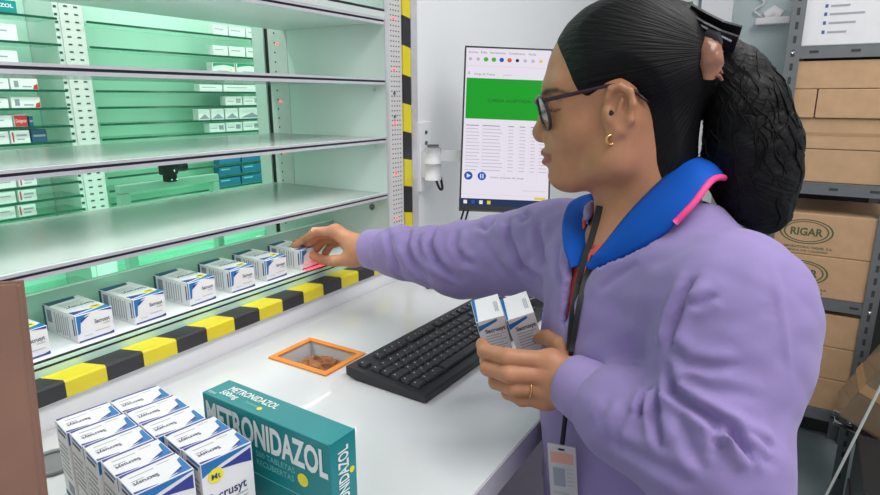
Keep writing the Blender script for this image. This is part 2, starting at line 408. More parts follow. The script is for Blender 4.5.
# ================================================================== STORAGE RACK inside the machine
SY = 1.75
st = thing('storage_shelving', 'mint lit storage shelving with perforated white upright inside the machine', 'shelving', (1.0, 1.95, 0.64))
def PS(o, par=None):
    o.parent = par or st
    if par is None: o.matrix_parent_inverse = Matrix.Translation((-1.0, -1.95, -0.64))
    return o
RX0, RX1 = 0.885, 0.960
b = MB(); b.box((RX0+0.014, SY, 0.642), (RX1, SY+0.03, 2.25), M_perf); b.box((RX0, SY+0.004, 0.642), (RX0+0.014, SY+0.45, 2.25), M_panel)
for z in np.arange(0.95, 1.75, 0.0195):
    b.box((RX0+0.0015, SY+0.003, z), (RX0+0.009, SY+0.0042, z+0.006), M_hole)
    for xx in (RX0+0.026, RX0+0.052): b.box((xx, SY-0.0008, z+0.004), (xx+0.010, SY+0.0005, z+0.008), M_hole)
PS(b.build('perforated_upright'))
SZ = [1.606, 1.540, 1.479, 1.422, 1.376, 1.329, 1.287, 1.176, 1.137, 1.098, 1.02, 0.95, 0.88]
for z in SZ:
    for (a, c) in ((0.15, RX0-0.001), (RX1+0.001, 1.632)):
        b = MB(); b.box((a, SY-0.010, z-0.0055), (c, SY+0.10, z-0.001), M_sglass)
        if a < 0.5: pass
        g = PS(b.build('shelf'))
        b = MB(); b.box((a, SY-0.0135, z-0.0065), (c, SY-0.0105, z-0.0005), M_gedge); o = b.build('front_edge'); o.parent = g
b = MB(); b.box((RX1+0.001, SY+0.102, 0.645), (1.634, SY+0.11, 2.25), M_mach); PS(b.build('back_panel'))
b = MB(); b.box((0.15, SY+0.152, 0.645), (RX0-0.001, SY+0.16, 2.25), M_mach); PS(b.build('back_panel'))  # pale sheet added behind the left bay to lighten it
# ================================================================== STORED BOXES
def stored(px0, px1, py0, py1, style, label, dep=0.085, z=None):
    dep = 0.030 if px0 > 150 else 0.06
    A = ony(px0, py1, SY); B = ony(px1, py1, SY); T = ony(px0, py0, SY)
    x0, x1 = A[0], B[0]; zz = A[2]; 
    zs = min(SZ, key=lambda q: abs(q - zz)) if z is None else z
    h = max(0.012, T[2] - zz); wd = x1 - x0 - 0.002
    nx = [q for q in SZ if q > zs + 0.004]; h = min(h, (min(nx) - zs - 0.009) if nx else h)
    b = MB()
    body = {'white': M_bw, 'red': M_bw, 'teal': M_teal, 'navy': M_bdk, 'redfull': M_bw, 'green': M_bw, 'petrol': M_bluet, 'arrow': M_bw, 'barcode': M_bw, 'stripe': M_bw}[style]
    b.box((0, 0, 0), (wd, dep, h), body, bev=0.0008)
    o_ = (0, -0.0001, 0)
    if style == 'red':
        b.patch(o_, X, Z, [(wd*0.80, 0.001), (wd-0.001, 0.001), (wd-0.001, h*0.55), (wd*0.84, h*0.4)], M_redb); b.patch(o_, X, Z, [(wd*0.42, h*0.2), (wd*0.75, h*0.2), (wd*0.75, h*0.35), (wd*0.42, h*0.35)], M_bg)
        b.patch(o_, X, Z, [(wd*0.12, h*0.2), (wd*0.28, h*0.2), (wd*0.28, h*0.8), (wd*0.12, h*0.8)], M_bp)
    elif style == 'redfull':
        b.patch(o_, X, Z, [(wd*0.02, h*0.02), (wd*0.98, h*0.02), (wd*0.98, h*0.95), (wd*0.02, h*0.95)], M_redb)
        b.text('Dolgetin', (wd*0.1, -0.0001, h*0.35), X, Z, h*0.4, M_bw, width=wd*0.8)
    elif style == 'green':
        n = 10
        b.patch(o_, X, Z, [(wd*0.03, h-0.001)] + [(wd*(0.03+0.94*i/n), h*(0.62 + 0.30*(i/n)**0.5 - 0.5*max(0, i/n-0.55))) for i in range(n+1)] + [(wd*0.97, h-0.001)], M_grn)
        b.disc((wd*0.8, -0.0003, h*0.45), X, Z, h*0.09, M_by); b.patch(o_, X, Z, [(wd*0.25, h*0.22), (wd*0.72, h*0.22), (wd*0.72, h*0.34), (wd*0.25, h*0.34)], M_bg)
    elif style == 'arrow':
        b.patch(o_, X, Z, [(wd*0.05, h*0.1), (wd*0.95, h*0.1), (wd*0.55, h*0.55)], M_bp)
    elif style == 'barcode':
        for q in range(5): b.patch(o_, X, Z, [(wd*(0.62+0.06*q), h*0.25), (wd*(0.65+0.06*q), h*0.25), (wd*(0.65+0.06*q), h*0.75), (wd*(0.62+0.06*q), h*0.75)], M_bt)
        b.patch(o_, X, Z, [(wd*0.08, h*0.4), (wd*0.5, h*0.4), (wd*0.5, h*0.5), (wd*0.08, h*0.5)], M_bg)
    elif style == 'teal':
        b.text('AZOL', (wd*0.30, -0.0001, h*0.45), X, Z, h*0.4, M_tealt, bold=0.02, width=wd*0.6); b.disc((wd*0.35, -0.0003, h*0.2), X, Z, h*0.1, M_by)
    elif style == 'navy':
        b.patch(o_, X, Z, [(wd*0.1, h*0.45), (wd*0.9, h*0.45), (wd*0.9, h*0.6), (wd*0.1, h*0.6)], M_bg)
    elif style == 'petrol':
        b.patch(o_, X, Z, [(wd*0.1, h*0.65), (wd*0.5, h*0.65), (wd*0.5, h*0.8), (wd*0.1, h*0.8)], M_teald)
    elif style == 'stripe':
        b.patch(o_, X, Z, [(wd*0.08, h*0.12), (wd*0.16, h*0.12), (wd*0.16, h*0.88), (wd*0.08, h*0.88)], M_redb); b.patch(o_, X, Z, [(wd*0.3, h*0.55), (wd*0.85, h*0.55), (wd*0.85, h*0.7), (wd*0.3, h*0.7)], M_bg)
        b.patch(o_, X, Z, [(wd*0.3, h*0.25), (wd*0.7, h*0.25), (wd*0.7, h*0.36), (wd*0.3, h*0.36)], M_bg)
    else:
        b.patch(o_, X, Z, [(wd*0.1, h*0.55), (wd*0.7, h*0.55), (wd*0.7, h*0.65), (wd*0.1, h*0.65)], M_bg)
    o = b.build('medicine_box', loc=(x0+0.001, SY-0.004, zs-0.0008))
    tag(o, label, 'box', 'boxes on the shelving inside the machine')
    return o
ROWW = {0: 'top', 1: 'second', 2: 'third', 3: 'fourth', 4: 'fifth', 5: 'sixth', 6: 'seventh', 7: 'eighth', 8: 'ninth'}
stored(-14, 17, 0, 13, 'teal', 'small teal box with white lettering on the topmost shelf at far left')
stored(-16, 18, 23, 40, 'white', 'large white box directly under the teal box, left shelving')
stored(-16, 19, 50, 66, 'white', 'large white box just above the third front shelf edge, left shelving', z=1.479)
stored(-12, 9, 77, 88, 'white', 'plain white box left of the upper red cornered box')
stored(10, 38, 77, 88, 'red', 'white box with red corner, upper of the two red cornered boxes')
stored(-16, 9, 98, 108, 'white', 'plain white box left of the lower red cornered box')
stored(11, 41, 97, 108, 'red', 'white box with red corner, lower of the two red cornered boxes')
stored(-16, 13, 115, 127, 'white', 'plain white box beside the red fronted box')
stored(14, 28, 115, 127, 'redfull', 'small red fronted box with white lettering on left shelving')
stored(29, 34, 117, 127, 'navy', 'narrow slate box touching the red fronted box')
stored(-4, 10, 132, 145, 'white', 'plain white box beginning the row that ends in a dark blue box')
stored(11, 31, 132, 145, 'stripe', 'white box with red stripe beside the dark blue box')
stored(32, 48, 131, 144, 'navy', 'dark blue box with pale line, right end of its row')
for r, (y0, y1, zz) in enumerate([(180, 190, 1.176), (190, 205, 1.137), (205, 221, 1.098)]):
    nm = ['upper', 'middle', 'lower'][r]
    stored(-2, 17, y0, y1, 'white', 'white box left of two in the %s row under the wide glass shelf' % nm, z=zz)
    stored(19, 38, y0, y1, 'stripe', 'white box with red stripe in the %s row under the wide glass shelf' % nm, z=zz)
for i, (a, c) in enumerate(((213, 228), (229, 245), (246, 261))):
    stored(a, c, 31, 41, 'white', '%s small white box on the top right inner shelf' % ['left', 'middle', 'right'][i], z=1.606)
    stored(a, c, 49, 59, 'white', '%s plain white box just above the green topped boxes' % ['left', 'middle', 'right'][i], z=1.540)
stored(212, 235, 63, 75, 'green', 'white box with green curved top, left of the pair', z=1.478)
stored(236, 261, 63, 75, 'green', 'white box with green curved top, right of the pair', z=1.478)
stored(199, 222, 84, 91, 'white', 'long white box at left below the green topped pair', z=1.422)
stored(223, 256, 84, 91, 'white', 'long white box at right below the green topped pair', z=1.422)
for i, (a, c) in enumerate(((225, 242), (243, 261))):
    stored(a, c, 97, 106, 'barcode', '%s box with barcode block in the pair above the arrow boxes' % ['left', 'right'][i], z=1.376)
for i, (a, c) in enumerate(((198, 210), (211, 224), (225, 238), (239, 262))):
    stored(a, c, 110, 121, 'arrow', '%s white box with grey triangle on right inner shelf' % ['leftmost', 'second', 'third', 'rightmost'][i], z=1.329)
for i, (a, c) in enumerate(((209, 225), (226, 242), (243, 261))):
    stored(a, c, 124, 133, 'barcode', '%s white box with barcode in the row of three below the arrow boxes' % ['left', 'middle', 'right'][i], z=1.287)
for i, (y0, y1, zz) in enumerate(((163, 171, 1.176), (173, 181, 1.137), (183, 191, 1.098))):
    for j, (a, c) in enumerate(((219, 241), (242, 264))):
        stored(a, c, y0, y1, 'petrol', '%s petrol blue box in the %s of three dark rows near the inner frame' % (['left', 'right'][j], ['upper', 'middle', 'lower'][i]), z=zz)
for i, (a, c, st_, lb) in enumerate(((16, 31, 'white', 'white box low behind the guard glass at far left'), (36, 52, 'white', 'white box left of the low red labelled box'), (56, 78, 'redfull', 'low red labelled box behind the guard glass'), (80, 98, 'barcode', 'white barcode box right of the low red labelled box'), (100, 114, 'stripe', 'striped white box low behind the guard glass'))):
    stored(a, c, 262, 282, st_, lb, z=0.95)
for i, (a, c) in enumerate(((126, 140), (142, 158), (160, 172), (174, 188))):
    stored(a, c, 240, 258, ['green', 'petrol', 'green', 'green'][i], ['green topped box, first of four low behind the guard glass', 'petrol box among green topped boxes low behind the guard glass', 'green topped box, third of four low behind the guard glass', 'green topped box, fourth of four low behind the guard glass'][i], z=0.95)
# ================================================================== PICKER ARM between the shelves
pk = thing('picker_arm', 'pale bracket with black gripper hanging in the machine aisle', 'robot arm', (1.0, 1.5, 0.64))
def PK(o): o.parent = pk; o.matrix_parent_inverse = Matrix.Translation((-1.0, -1.5, -0.64)); return o
b = MB(); yk = 1.50
a0 = ony(117, 188, yk); a1 = ony(216, 174, yk)
M_brk = mat('bracket_pale', (150, 190, 172), 0.45, noise=0.04, nscale=20)
zz1 = (a0[2]+a1[2])/2 + 0.004
b.box((a0[0], yk-0.012, zz1-0.022), (a1[0], yk+0.012, zz1), M_brk, bev=0.003)
b.box((a0[0], yk-0.012, 0.642), (a0[0]+0.026, yk+0.012, zz1-0.0225), M_brk, bev=0.003); b.box((a1[0]-0.022, yk-0.012, 0.642), (a1[0], yk+0.012, zz1-0.0225), M_brk, bev=0.003)
PK(b.build('bracket'))
b = MB(); g0 = ony(172, 172, yk-0.03); gx = g0[0]; gz = g0[2]
b.box((gx-0.030, yk-0.042, gz-0.006), (gx+0.012, yk-0.014, gz+0.034), M_dark2, bev=0.004)
b.box((gx-0.020, yk-0.044, gz-0.026), (gx+0.006, yk-0.014, gz-0.005), M_dark2, bev=0.004)
b.cyl((gx+0.012, yk-0.03, gz+0.012), (gx+0.042, yk-0.03, gz+0.012), 0.013, M_dark2, 18); b.box((gx-0.012, yk-0.040, gz+0.034), (gx+0.002, yk-0.02, gz+0.06), M_dark2)
b.cyl((gx-0.004, yk-0.047, gz+0.006), (gx-0.004, yk-0.041, gz+0.006), 0.003, M_chrome, 10); b.cyl((gx-0.014, yk-0.047, gz-0.018), (gx-0.014, yk-0.041, gz-0.018), 0.0025, M_chrome, 10); b.cyl((gx+0.001, yk-0.047, gz-0.018), (gx+0.001, yk-0.041, gz-0.018), 0.0025, M_chrome, 10)
PK(b.build('gripper'))
b = MB(); c0 = ony(265, 245, 1.35)
b.box((c0[0]-0.10, 1.31, 0.642), (c0[0]+0.14, 1.40, c0[2]+0.012), M_dark2, bev=0.006); b.cyl((c0[0]-0.03, 1.33, c0[2]+0.012), (c0[0]-0.03, 1.33, c0[2]+0.035), 0.014, M_bw, 18); b.box((c0[0]+0.03, 1.32, c0[2]+0.0125), (c0[0]+0.09, 1.37, c0[2]+0.03), M_bw, bev=0.004)
PK(b.build('carriage'))
# ================================================================== TABLET BOXES
def tablet_mesh(W=0.0505, D=0.089, H=0.039, held=False):
    """end face towards -Y, dot side up (+Z); origin at the middle of the bottom front edge"""
    b = MB(); w2 = W/2
    b.box((-w2, 0, 0), (w2, D, H), M_bw, bev=0.0007)
    e = 0.0001
    # end face (front)
    o = (-w2, -e, 0)
    b.patch(o, X, Z, [(0.001, H*0.30), (0.0046, H*0.36), (0.0062, H*0.72), (W*0.26, H*0.92), (W*0.42, H-0.0012), (0.001, H-0.0012)], M_bb)
    b.patch(o, X, Z, [(0.0064, H*0.70), (W*0.36, H*0.90), (W*0.15, H*0.85)], M_bn, 0.0003)
    b.patch(o, X, Z, [(W*0.60, H*0.985), (W-0.001, H*0.90), (W-0.001, H-0.0006), (W*0.60, H-0.0006)], M_bn)
    b.patch(o, X, Z, [(0.001, 0.0008), (W-0.001, 0.0008), (W-0.001, H*0.13), (W*0.86, H*0.085), (0.001, H*0.07)], M_bn)
    b.text('Sacrusyt', (W*0.50, 0, 0) + np.array(o), X, Z, H*0.20, M_bt, bold=0.012, width=W*0.42) if False else b.text('Sacrusyt', np.array(o) + np.array((W*0.48, 0, H*0.56)), X, Z, H*0.20, M_bt, bold=0.014, width=W*0.42)
    b.patch(o, X, Z, [(W*0.70, H*0.46), (W*0.9, H*0.46), (W*0.9, H*0.485), (W*0.70, H*0.485)], M_bg)
    b.patch(o, X, Z, [(W*0.48, H*0.27), (W*0.88, H*0.27), (W*0.88, H*0.29), (W*0.48, H*0.29)], M_bg); b.patch(o, X, Z, [(W*0.18, H*0.20), (W*0.40, H*0.20), (W*0.40, H*0.215), (W*0.18, H*0.215)], M_bg)
    # top (dot side)
    o = np.array((-w2, 0, H+e))
    if held:
        b.patch(o, X, Y, [(0.0006, D*0.80), (W*0.30, D*0.86), (W*0.72, D*0.93), (W*0.72, D*0.975), (W*0.30, D*0.93), (0.0006, D*0.91)], M_bb)
        b.patch(o, X, Y, [(0.0006, D*0.91), (W*0.05, D*0.92), (W*0.05, D-0.0006), (0.0006, D-0.0006)], M_bdk)
        b.text('Sacrusyt', o + np.array((W*0.22, D*0.735, 0)), X, Y, 0.0098, M_bt, bold=0.02, width=W*0.72)
        for q in range(6): b.patch(o, X, Y, [(W*0.2, D*(0.66-0.06*q)), (W*(0.9-0.14*(q % 2)), D*(0.66-0.06*q)), (W*(0.9-0.14*(q % 2)), D*(0.674-0.06*q)), (W*0.2, D*(0.674-0.06*q))], M_bg)
        oe = np.array((w2, D+e, 0)); ue = -X
        b.patch(oe, ue, Z, [(W-0.005, 0.0006), (W-0.0006, 0.0006), (W-0.0006, H-0.0006), (W-0.003, H-0.0006)], M_bb)
        for q in range(3): b.patch(oe, ue, Z, [(W*(0.12+0.05*q), H*0.30), (W*(0.145+0.05*q), H*0.30), (W*(0.145+0.05*q), H*0.75), (W*(0.12+0.05*q), H*0.75)], M_bg)
        return b
    b.patch(o, X, Y, [(0.0008, D*0.80), (W*0.78, D*0.86), (W*0.86, D-0.0008), (0.0008, D-0.0008)], M_bdk)
    b.patch(o, X, Y, [(0.0008, 0.0008), (W-0.0008, 0.0008), (W-0.0008, D*0.17), (W*0.90, D*0.145), (W*0.58, D*0.085), (0.0008, D*0.02)], M_bb)
    b.patch(o, X, Y, [(W*0.68, D*0.145), (W*0.25, D*0.19), (W*0.03, D*0.22), (W*0.03, D*0.06), (W*0.45, D*0.12)], M_bn, 0.0003)
    b.disc(o + np.array((W*0.74, D*0.20, 0)), X, Y, 0.0078, M_by, 24, 0.0005); b.text('Mt', o + np.array((W*0.835, D*0.235, 0.0005)), -X, -Y, 0.0085, M_bt, bold=0.01)
    b.text('Sacrusyt', o + np.array((W*0.93, D*0.50, 0)), -X, -Y, 0.0135, M_bt, bold=0.015, width=W*0.76)
    for q in range(4): b.patch(o, X, Y, [(W*0.15, D*(0.70-0.05*q)), (W*(0.8-0.1*(q % 2)), D*(0.70-0.05*q)), (W*(0.8-0.1*(q % 2)), D*(0.712-0.05*q)), (W*0.15, D*(0.712-0.05*q))], M_bg)
    # both long sides
    for sx in (-1, 1):
        o = np.array((sx*(w2+e), D if sx < 0 else 0, 0)); u = -Y if sx < 0 else Y
        fl = (lambda a: 1-a) if sx > 0 else (lambda a: a)
        def pr(a0, a1, h0, h1, mt, t=0.00025):
            a, c = sorted((fl(a0)*D, fl(a1)*D)); b.patch(o, u, Z, [(a, h0*H), (c, h0*H), (c, h1*H), (a, h1*H)], mt, t)
        pr(0.009, 0.075, 0.02, 0.98, M_bdk); pr(0.13, 0.27, 0.42, 0.88, M_bp)
        for q in range(7): pr(0.36+0.065*q, 0.385+0.065*q, 0.10+0.03*(q % 3), 0.88-0.05*(q % 2), M_bg)
        pr(0.90, 0.93, 0.25, 0.85, M_bt); pr(0.965, 0.991, 0.30, 0.98, M_bb)
    return b
proto = tablet_mesh(0.0515, 0.094, 0.0412).build('tablet_box')
place = [(0.3085, 'second of seven') , (0.4185, ''), (0.5045, ''), (0.600, ''), (0.6825, ''), (0.7645, ''), (0.855, '')]
lab = ['white and blue tablet box half hidden behind the brown cardboard, leftmost on the tray',
       'white and blue tablet box on the tray, second from the cardboard at left',
       'white and blue tablet box on the tray, third from the cardboard at left',
       'white and blue tablet box on the tray, exactly in the middle of the seven',
       'white and blue tablet box on the tray, third from the reaching hand',
       'white and blue tablet box on the tray, next to the one being touched',
       'white and blue tablet box being touched by the reaching right hand']
px_fl = [None, (79, 344), (137, 326), (190, 307), (233.4, 294), (268, 282), (299, 270)]
for i in range(7):
    o = proto if i == 0 else proto.copy()
    if i: COL.objects.link(o)
    if px_fl[i] is None: x = 0.332
    else: x = float(onz(*px_fl[i], TZ)[0]) + 0.0255
    o.location = (x, 0.8425 + 0.002*(i % 2), TZ+0.0003); o.rotation_euler = (0, 0, math.radians([1.5, -1, 0, 1, -1.5, 0.5, 1.5][i]))
    tag(o, lab[i], 'medicine box', 'tablet boxes lined up on the tray')
# stack standing on the counter : ends up, dot side towards the viewer
sproto = tablet_mesh(0.0528, 0.089, 0.0376)
smesh = None
ang = math.radians(-10.5)
ex = Vector((math.cos(ang), math.sin(ang), 0)); ey = Vector((math.sin(ang)*0.75, -math.cos(ang), 0)).normalized()
org = onz(54, 420, CT+0.0895)
RB = Matrix(((-1, 0, 0), (0, 0, -1), (0, -1, 0)))
order = ['rearmost', 'second from the rear', 'third from the rear', 'fourth from the rear', 'front']
for c in range(2):
    for r in range(5):
        if smesh is None: o = sproto.build('tablet_box'); smesh = o.data
        else: o = bpy.data.objects.new('tablet_box', smesh); COL.objects.link(o)
        jig = [(0, 0), (0.0005, -0.0004), (-0.0005, 0.0), (0.0006, 0.0003), (0, 0)][r]
        off = ex*(0.0266 + c*0.0544 + jig[0] + (0.0045 if (c == 1 and r >= 3) else 0)) + ey*(0.0005 + r*0.0383 + jig[1])
        # local box: origin at bottom front; rotated so +Z(dot) -> ey, -Y -> up
        R3 = Matrix.Rotation(ang, 3, 'Z') @ RB
        o.matrix_world = Matrix.Translation(Vector((org[0], org[1], CT+0.0895)) + off) @ R3.to_4x4()
        tag(o, 'upright tablet box in the counter block, %s of the %s row' % (order[r], ['left', 'right'][c]), 'medicine box', 'tablet boxes standing in a block on the counter')
# ================================================================== TEAL CARTON
zt_ = 1.083
p0, p1, p2, p3 = [onz(*q, zt_) for q in [(202, 392), (231, 380), (358, 432), (329, 443)]]
dv = (p3 - p0) + (p2 - p1); dv[2] = 0; L = np.linalg.norm(dv)/2; dv /= np.linalg.norm(dv)
nv = np.cross(Z, dv); Wd = abs((p1 - p0) @ nv); 
if (p1-p0) @ nv < 0: nv = -nv
tc_ = thing('medicine_carton', 'teal medicine carton with big white lettering standing on the counter', 'box', tuple(p0*np.array([1, 1, 0]) + np.array([0, 0, CT])))
tc_.rotation_euler = (0, 0, math.atan2(dv[1], dv[0]))
H = zt_-CT
b = MB(); b.box((0, 0, 0.0003), (L, Wd, H), M_teal, bev=0.0012)
# front face: faces -nv => local -Y ; local x along dv
o = np.array((0, -0.0002, 0)) if True else None
b.text('METRONIDAZOL', np.array((0.005, -0.0002, H-0.0365)), X, Z, 0.0405, M_tealt, bold=0.034, width=L-0.009)
b.text('500 TABLETAS', np.array((L*0.44, -0.0002, H-0.0485)), X, Z, 0.0095, M_teald, bold=0.006, width=0.058)
b.text('RECUBIERTAS', np.array((L*0.44, -0.0002, H-0.0585)), X, Z, 0.0095, M_teald, bold=0.006, width=0.056)
b.disc((L*0.80, -0.0004, H-0.0515), X, Z, 0.0072, M_by, 24)
b.patch((0, -0.0002, 0), X, Z, [(0.01, H-0.0715), (L-0.004, H-0.0715), (L-0.004, H-0.0708), (0.01, H-0.0708)], M_teald)
# end face +X
b.text('METRONIDAZOL', np.array((L+0.0002, Wd*0.66, 0.004)), Y*0+Z, -Y, Wd*0.55, M_tealt, bold=0.024, width=H*0.86)
b.disc((L+0.0002, Wd*0.80, H*0.60), Y, Z, 0.0034, M_by, 18)
# top face: near-edge print
b.text('METRONIDAZOL', np.array((0.020, Wd*0.50, H+0.0002)), X, Y, Wd*0.36, M_tealt, bold=0.024, width=L*0.40)
b.text('500mg', np.array((0.018, Wd*0.24, H+0.0002)), X, Y, Wd*0.30, M_tealt, bold=0.022, width=L*0.14)
b.text('Tabletas', np.array((0.058, Wd*0.26, H+0.0002)), X, Y, Wd*0.18, M_teald, bold=0.004)
b.disc((L*0.43, Wd*0.28, H+0.0002), X, Y, 0.0030, M_by, 18); b.text('Lipsa', np.array((0.005, Wd*0.12, H+0.0002)), X, Y, Wd*0.16, M_tealt)
bd = b.build('carton_body', tc_)
b = MB()
b.box((L-0.0016, 0.001, H+0.0002), (L+0.0006, Wd-0.001, H+0.0008), M_teal); fl = b.build('tuck_flap', tc_)
# ================================================================== BROWN CARDBOARD at the left edge
c0 = pd(15, 285, 0.50); c1 = pd(38, 495, 0.455)
dirv = c1 - c0; zz_ = c0[2]
bt = np.array([c1[0], c1[1], 0]) ; tp = np.array([c0[0], c0[1], 0])
base = tp + (c1 - c0)/(c0[2]-c1[2])*(c0[2]-CT)*np.array([1, 1, 0])
left = -CR*0.92 - np.array([hx[0], hx[1], 0])*0.25; left /= np.linalg.norm(left); back = np.cross(left, Z); 
if back @ hx < 0: back = -back
def cb(o0, o1, wid, t0, t1, mt, b):
    A = [o0 + back*t0, o0 + left*wid + back*t0, o0 + left*wid + back*t1, o0 + back*t1]; B = [o1 + back*t0, o1 + left*wid + back*t0, o1 + left*wid + back*t1, o1 + back*t1]
    b.add(A+B, [(0,1,2,3)[::-1], (4,5,6,7), (0,1,5,4), (1,2,6,5), (2,3,7,6), (3,0,4,7)], mt)
base3 = base + Z*(CT+0.0005); top3 = tp + Z*c0[2]
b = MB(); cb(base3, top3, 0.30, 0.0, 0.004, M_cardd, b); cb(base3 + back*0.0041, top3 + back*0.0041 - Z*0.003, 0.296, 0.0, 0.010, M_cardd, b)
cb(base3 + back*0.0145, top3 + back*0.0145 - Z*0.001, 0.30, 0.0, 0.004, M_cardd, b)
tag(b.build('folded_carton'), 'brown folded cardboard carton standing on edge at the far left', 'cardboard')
b = MB()
# ================================================================== KEYBOARD
kp = {k: onz(*v, CT+0.018) for k, v in {'FL': (346, 367), 'FR': (421, 397), 'BL': (478, 292)}.items()}
kx = kp['BL'] - kp['FL']; kx[2] = 0; kL = 0.424; kx /= np.linalg.norm(kx)
kang = math.atan2(kx[1], kx[0]) - math.radians(2.0)
kW = 0.150
kb = thing('computer_keyboard', 'black computer keyboard lying on the white counter', 'keyboard', (kp['FL'][0], kp['FL'][1], CT), kang)
b = MB()
pr_ = [(0.0, 0.006), (0.0, 0.0195), (-0.030, 0.0185), (-kW+0.004, 0.0115), (-kW, 0.009), (-kW, 0.0025), (-kW+0.01, 0.001), (-0.02, 0.001)]
n = len(pr_)
b.add([(0, y, z) for y, z in pr_] + [(kL, y, z) for y, z in pr_], [list(range(n))[::-1], [i+n for i in range(n)]] + [(i, (i+1) % n, (i+1) % n+n, i+n) for i in range(n)], M_dark)
b.box((0.02, -0.025, 0.0002), (0.05, -0.015, 0.0012), M_dark2); b.box((kL-0.05, -0.025, 0.0002), (kL-0.02, -0.015, 0.0012), M_dark2)
b.build('keyboard_base', kb)
slope = math.atan2(0.0185-0.0115, kW-0.034)
def keymesh(wu, hu=1.0):
    b = MB(); w_ = 0.0185*wu - 0.0032; h_ = 0.0185*hu - 0.0032; t = 0.0016; hh = 0.0055
    A = [(-w_/2, -h_/2, 0), (w_/2, -h_/2, 0), (w_/2, h_/2, 0), (-w_/2, h_/2, 0)]
    Bq = [(-w_/2+t, -h_/2+t, hh), (w_/2-t, -h_/2+t, hh), (w_/2-t, h_/2-t*0.6, hh+0.0006), (-w_/2+t, h_/2-t*0.6, hh+0.0006)]
    Am = [(x*1.0, y*1.0, hh*0.6) for x, y, _ in A]; Am = [(x*0.97, y*0.97, z) for x, y, z in Am]
    b.add(A+Am+Bq, [(4+i, i, (i+1) % 4, 4+(i+1) % 4)[::-1] for i in range(4)] + [(8+i, 4+i, 4+(i+1) % 4, 8+(i+1) % 4)[::-1] for i in range(4)] + [(8, 9, 10, 11)], M_key)
    if wu < 3:
        M_leg = mat('key_legend', (190, 190, 192), 0.6)
        b.patch((-w_/2+t+0.0018, h_/2-t*0.6-0.0050, hh+0.0004), X, Y, [(0, 0), (0.0022, 0), (0.0022, 0.0028), (0.0014, 0.0028), (0.0012, 0.0012), (0, 0.0012)], M_leg)
    return b
kc = {}
def key(cx_, row, wu, hu=1.0, dy=0.0):
    k = (wu, hu)
    yy = -0.0215 - row*0.0186 - (0.0075 if row > 0 else 0) - dy
    zz = 0.0189 + (yy + 0.030)*math.tan(slope) if yy < -0.03 else 0.0189
    if k in kc: o = bpy.data.objects.new('key', kc[k]); COL.objects.link(o); o.parent = kb
    else: o = keymesh(wu, hu).build('key', kb); kc[k] = o.data
    o.location = (0.010 + cx_*0.0185, yy, zz - 0.0006); o.rotation_euler = (slope, 0, 0)
    return o
def rowkeys(row, ws, x0=0.0):
    x = x0
    for q in ws:
        if q > 0: key(x + q/2, row, q)
        x += abs(q)
rowkeys(0, [1, -1, 1, 1, 1, 1, -.5, 1, 1, 1, 1, -.5, 1, 1, 1, 1, -.25, 1, 1, 1])
rowkeys(1, [1]*13 + [2, -.25, 1, 1, 1, -.25, 1, 1, 1, 1])
rowkeys(2, [1.5] + [1]*12 + [1.5, -.25, 1, 1, 1, -.25, 1, 1, 1])
rowkeys(3, [1.75] + [1]*11 + [2.25, -3.5, 1, 1, 1])
rowkeys(4, [1.25, 1] + [1]*10 + [2.75, -1.25, 1, -1.25, 1, 1, 1])
rowkeys(5, [1.25, 1.25, 1.25, 6.25, 1.25, 1.25, 1.25, 1.25, -.25, 1, 1, 1, -.25, 2, 1])
# ================================================================== MOUSE, CABLE
mo = onz(533, 300, CT+0.01)
ms = thing('computer_mouse', 'black glossy computer mouse behind the held boxes', 'mouse', (mo[0], mo[1], CT), math.radians(-35))
b = MB(); M_gl = mat('gloss_black', (24, 24, 27), 0.15)
Pp = []; Fc = []; n, mm = 20, 10
for i in range(mm+1):
    t = i/mm*PI/2
    for j in range(n):
        ph = 2*PI*j/n
        Pp.append((0.058*math.cos(ph)*math.cos(t)**0.7, 0.033*math.sin(ph)*math.cos(t)**0.7*(1-0.12*math.cos(ph)), 0.002 + 0.036*math.sin(t)*(1 - 0.18*math.cos(ph)*math.cos(t))))
for i in range(mm):
    for j in range(n): Fc.append((i*n+j, i*n+(j+1) % n, (i+1)*n+(j+1) % n, (i+1)*n+j))
Fc.append(list(range(n))[::-1]); b.add(Pp, Fc, M_gl, True); b.build('mouse_body', ms)
b = MB(); b.tube([(-0.047, 0, 0.026), (-0.037, 0, 0.0345), (-0.027, 0, 0.037)], [0.003, 0.004, 0.003], M_dark2, 10); b.build('scroll_wheel', ms)
b = MB()
def bez(pts, n=40):
    pts = np.array(pts, float); out = []; N = len(pts)
    for i in range(N-1):
        p0_ = pts[max(i-1, 0)]; p1_ = pts[i]; p2_ = pts[i+1]; p3_ = pts[min(i+2, N-1)]
        for t in np.linspace(0, 1, max(2, n//(N-1)), endpoint=(i == N-2)):
            out.append(0.5*((2*p1_) + (-p0_+p2_)*t + (2*p0_-5*p1_+4*p2_-p3_)*t*t + (-p0_+3*p1_-3*p2_+p3_)*t**3))
    return out
cab = [onz(*q, CT+0.0025) for q in [(430, 287), (443, 286), (458, 286), (473, 288), (487, 295), (502, 300), (512, 302)]]
b.tube(bez(cab), 0.0017, M_dark2, 8); b.box((-0.01, -0.006, -0.002), (0.012, 0.006, 0.007), M_dark2, M=Matrix.Translation(Vector(cab[0])+Vector((0, 0, 0.0005))) @ Matrix.Rotation(-0.5, 4, 'Z'), bev=0.002)
tag(b.build('mouse_cable'), 'thin black cable with small plug on the counter beyond the keyboard', 'cable')
cab = [onz(*q, CT+0.002) for q in [(470, 291), (467, 296), (458, 289), (462, 285.5), (470, 281), (482, 276)]]
b = MB(); b.tube(bez(cab), 0.0015, M_dark2, 8); tag(b.build('keyboard_cable'), 'thin black cable leaving the back of the keyboard', 'cable')
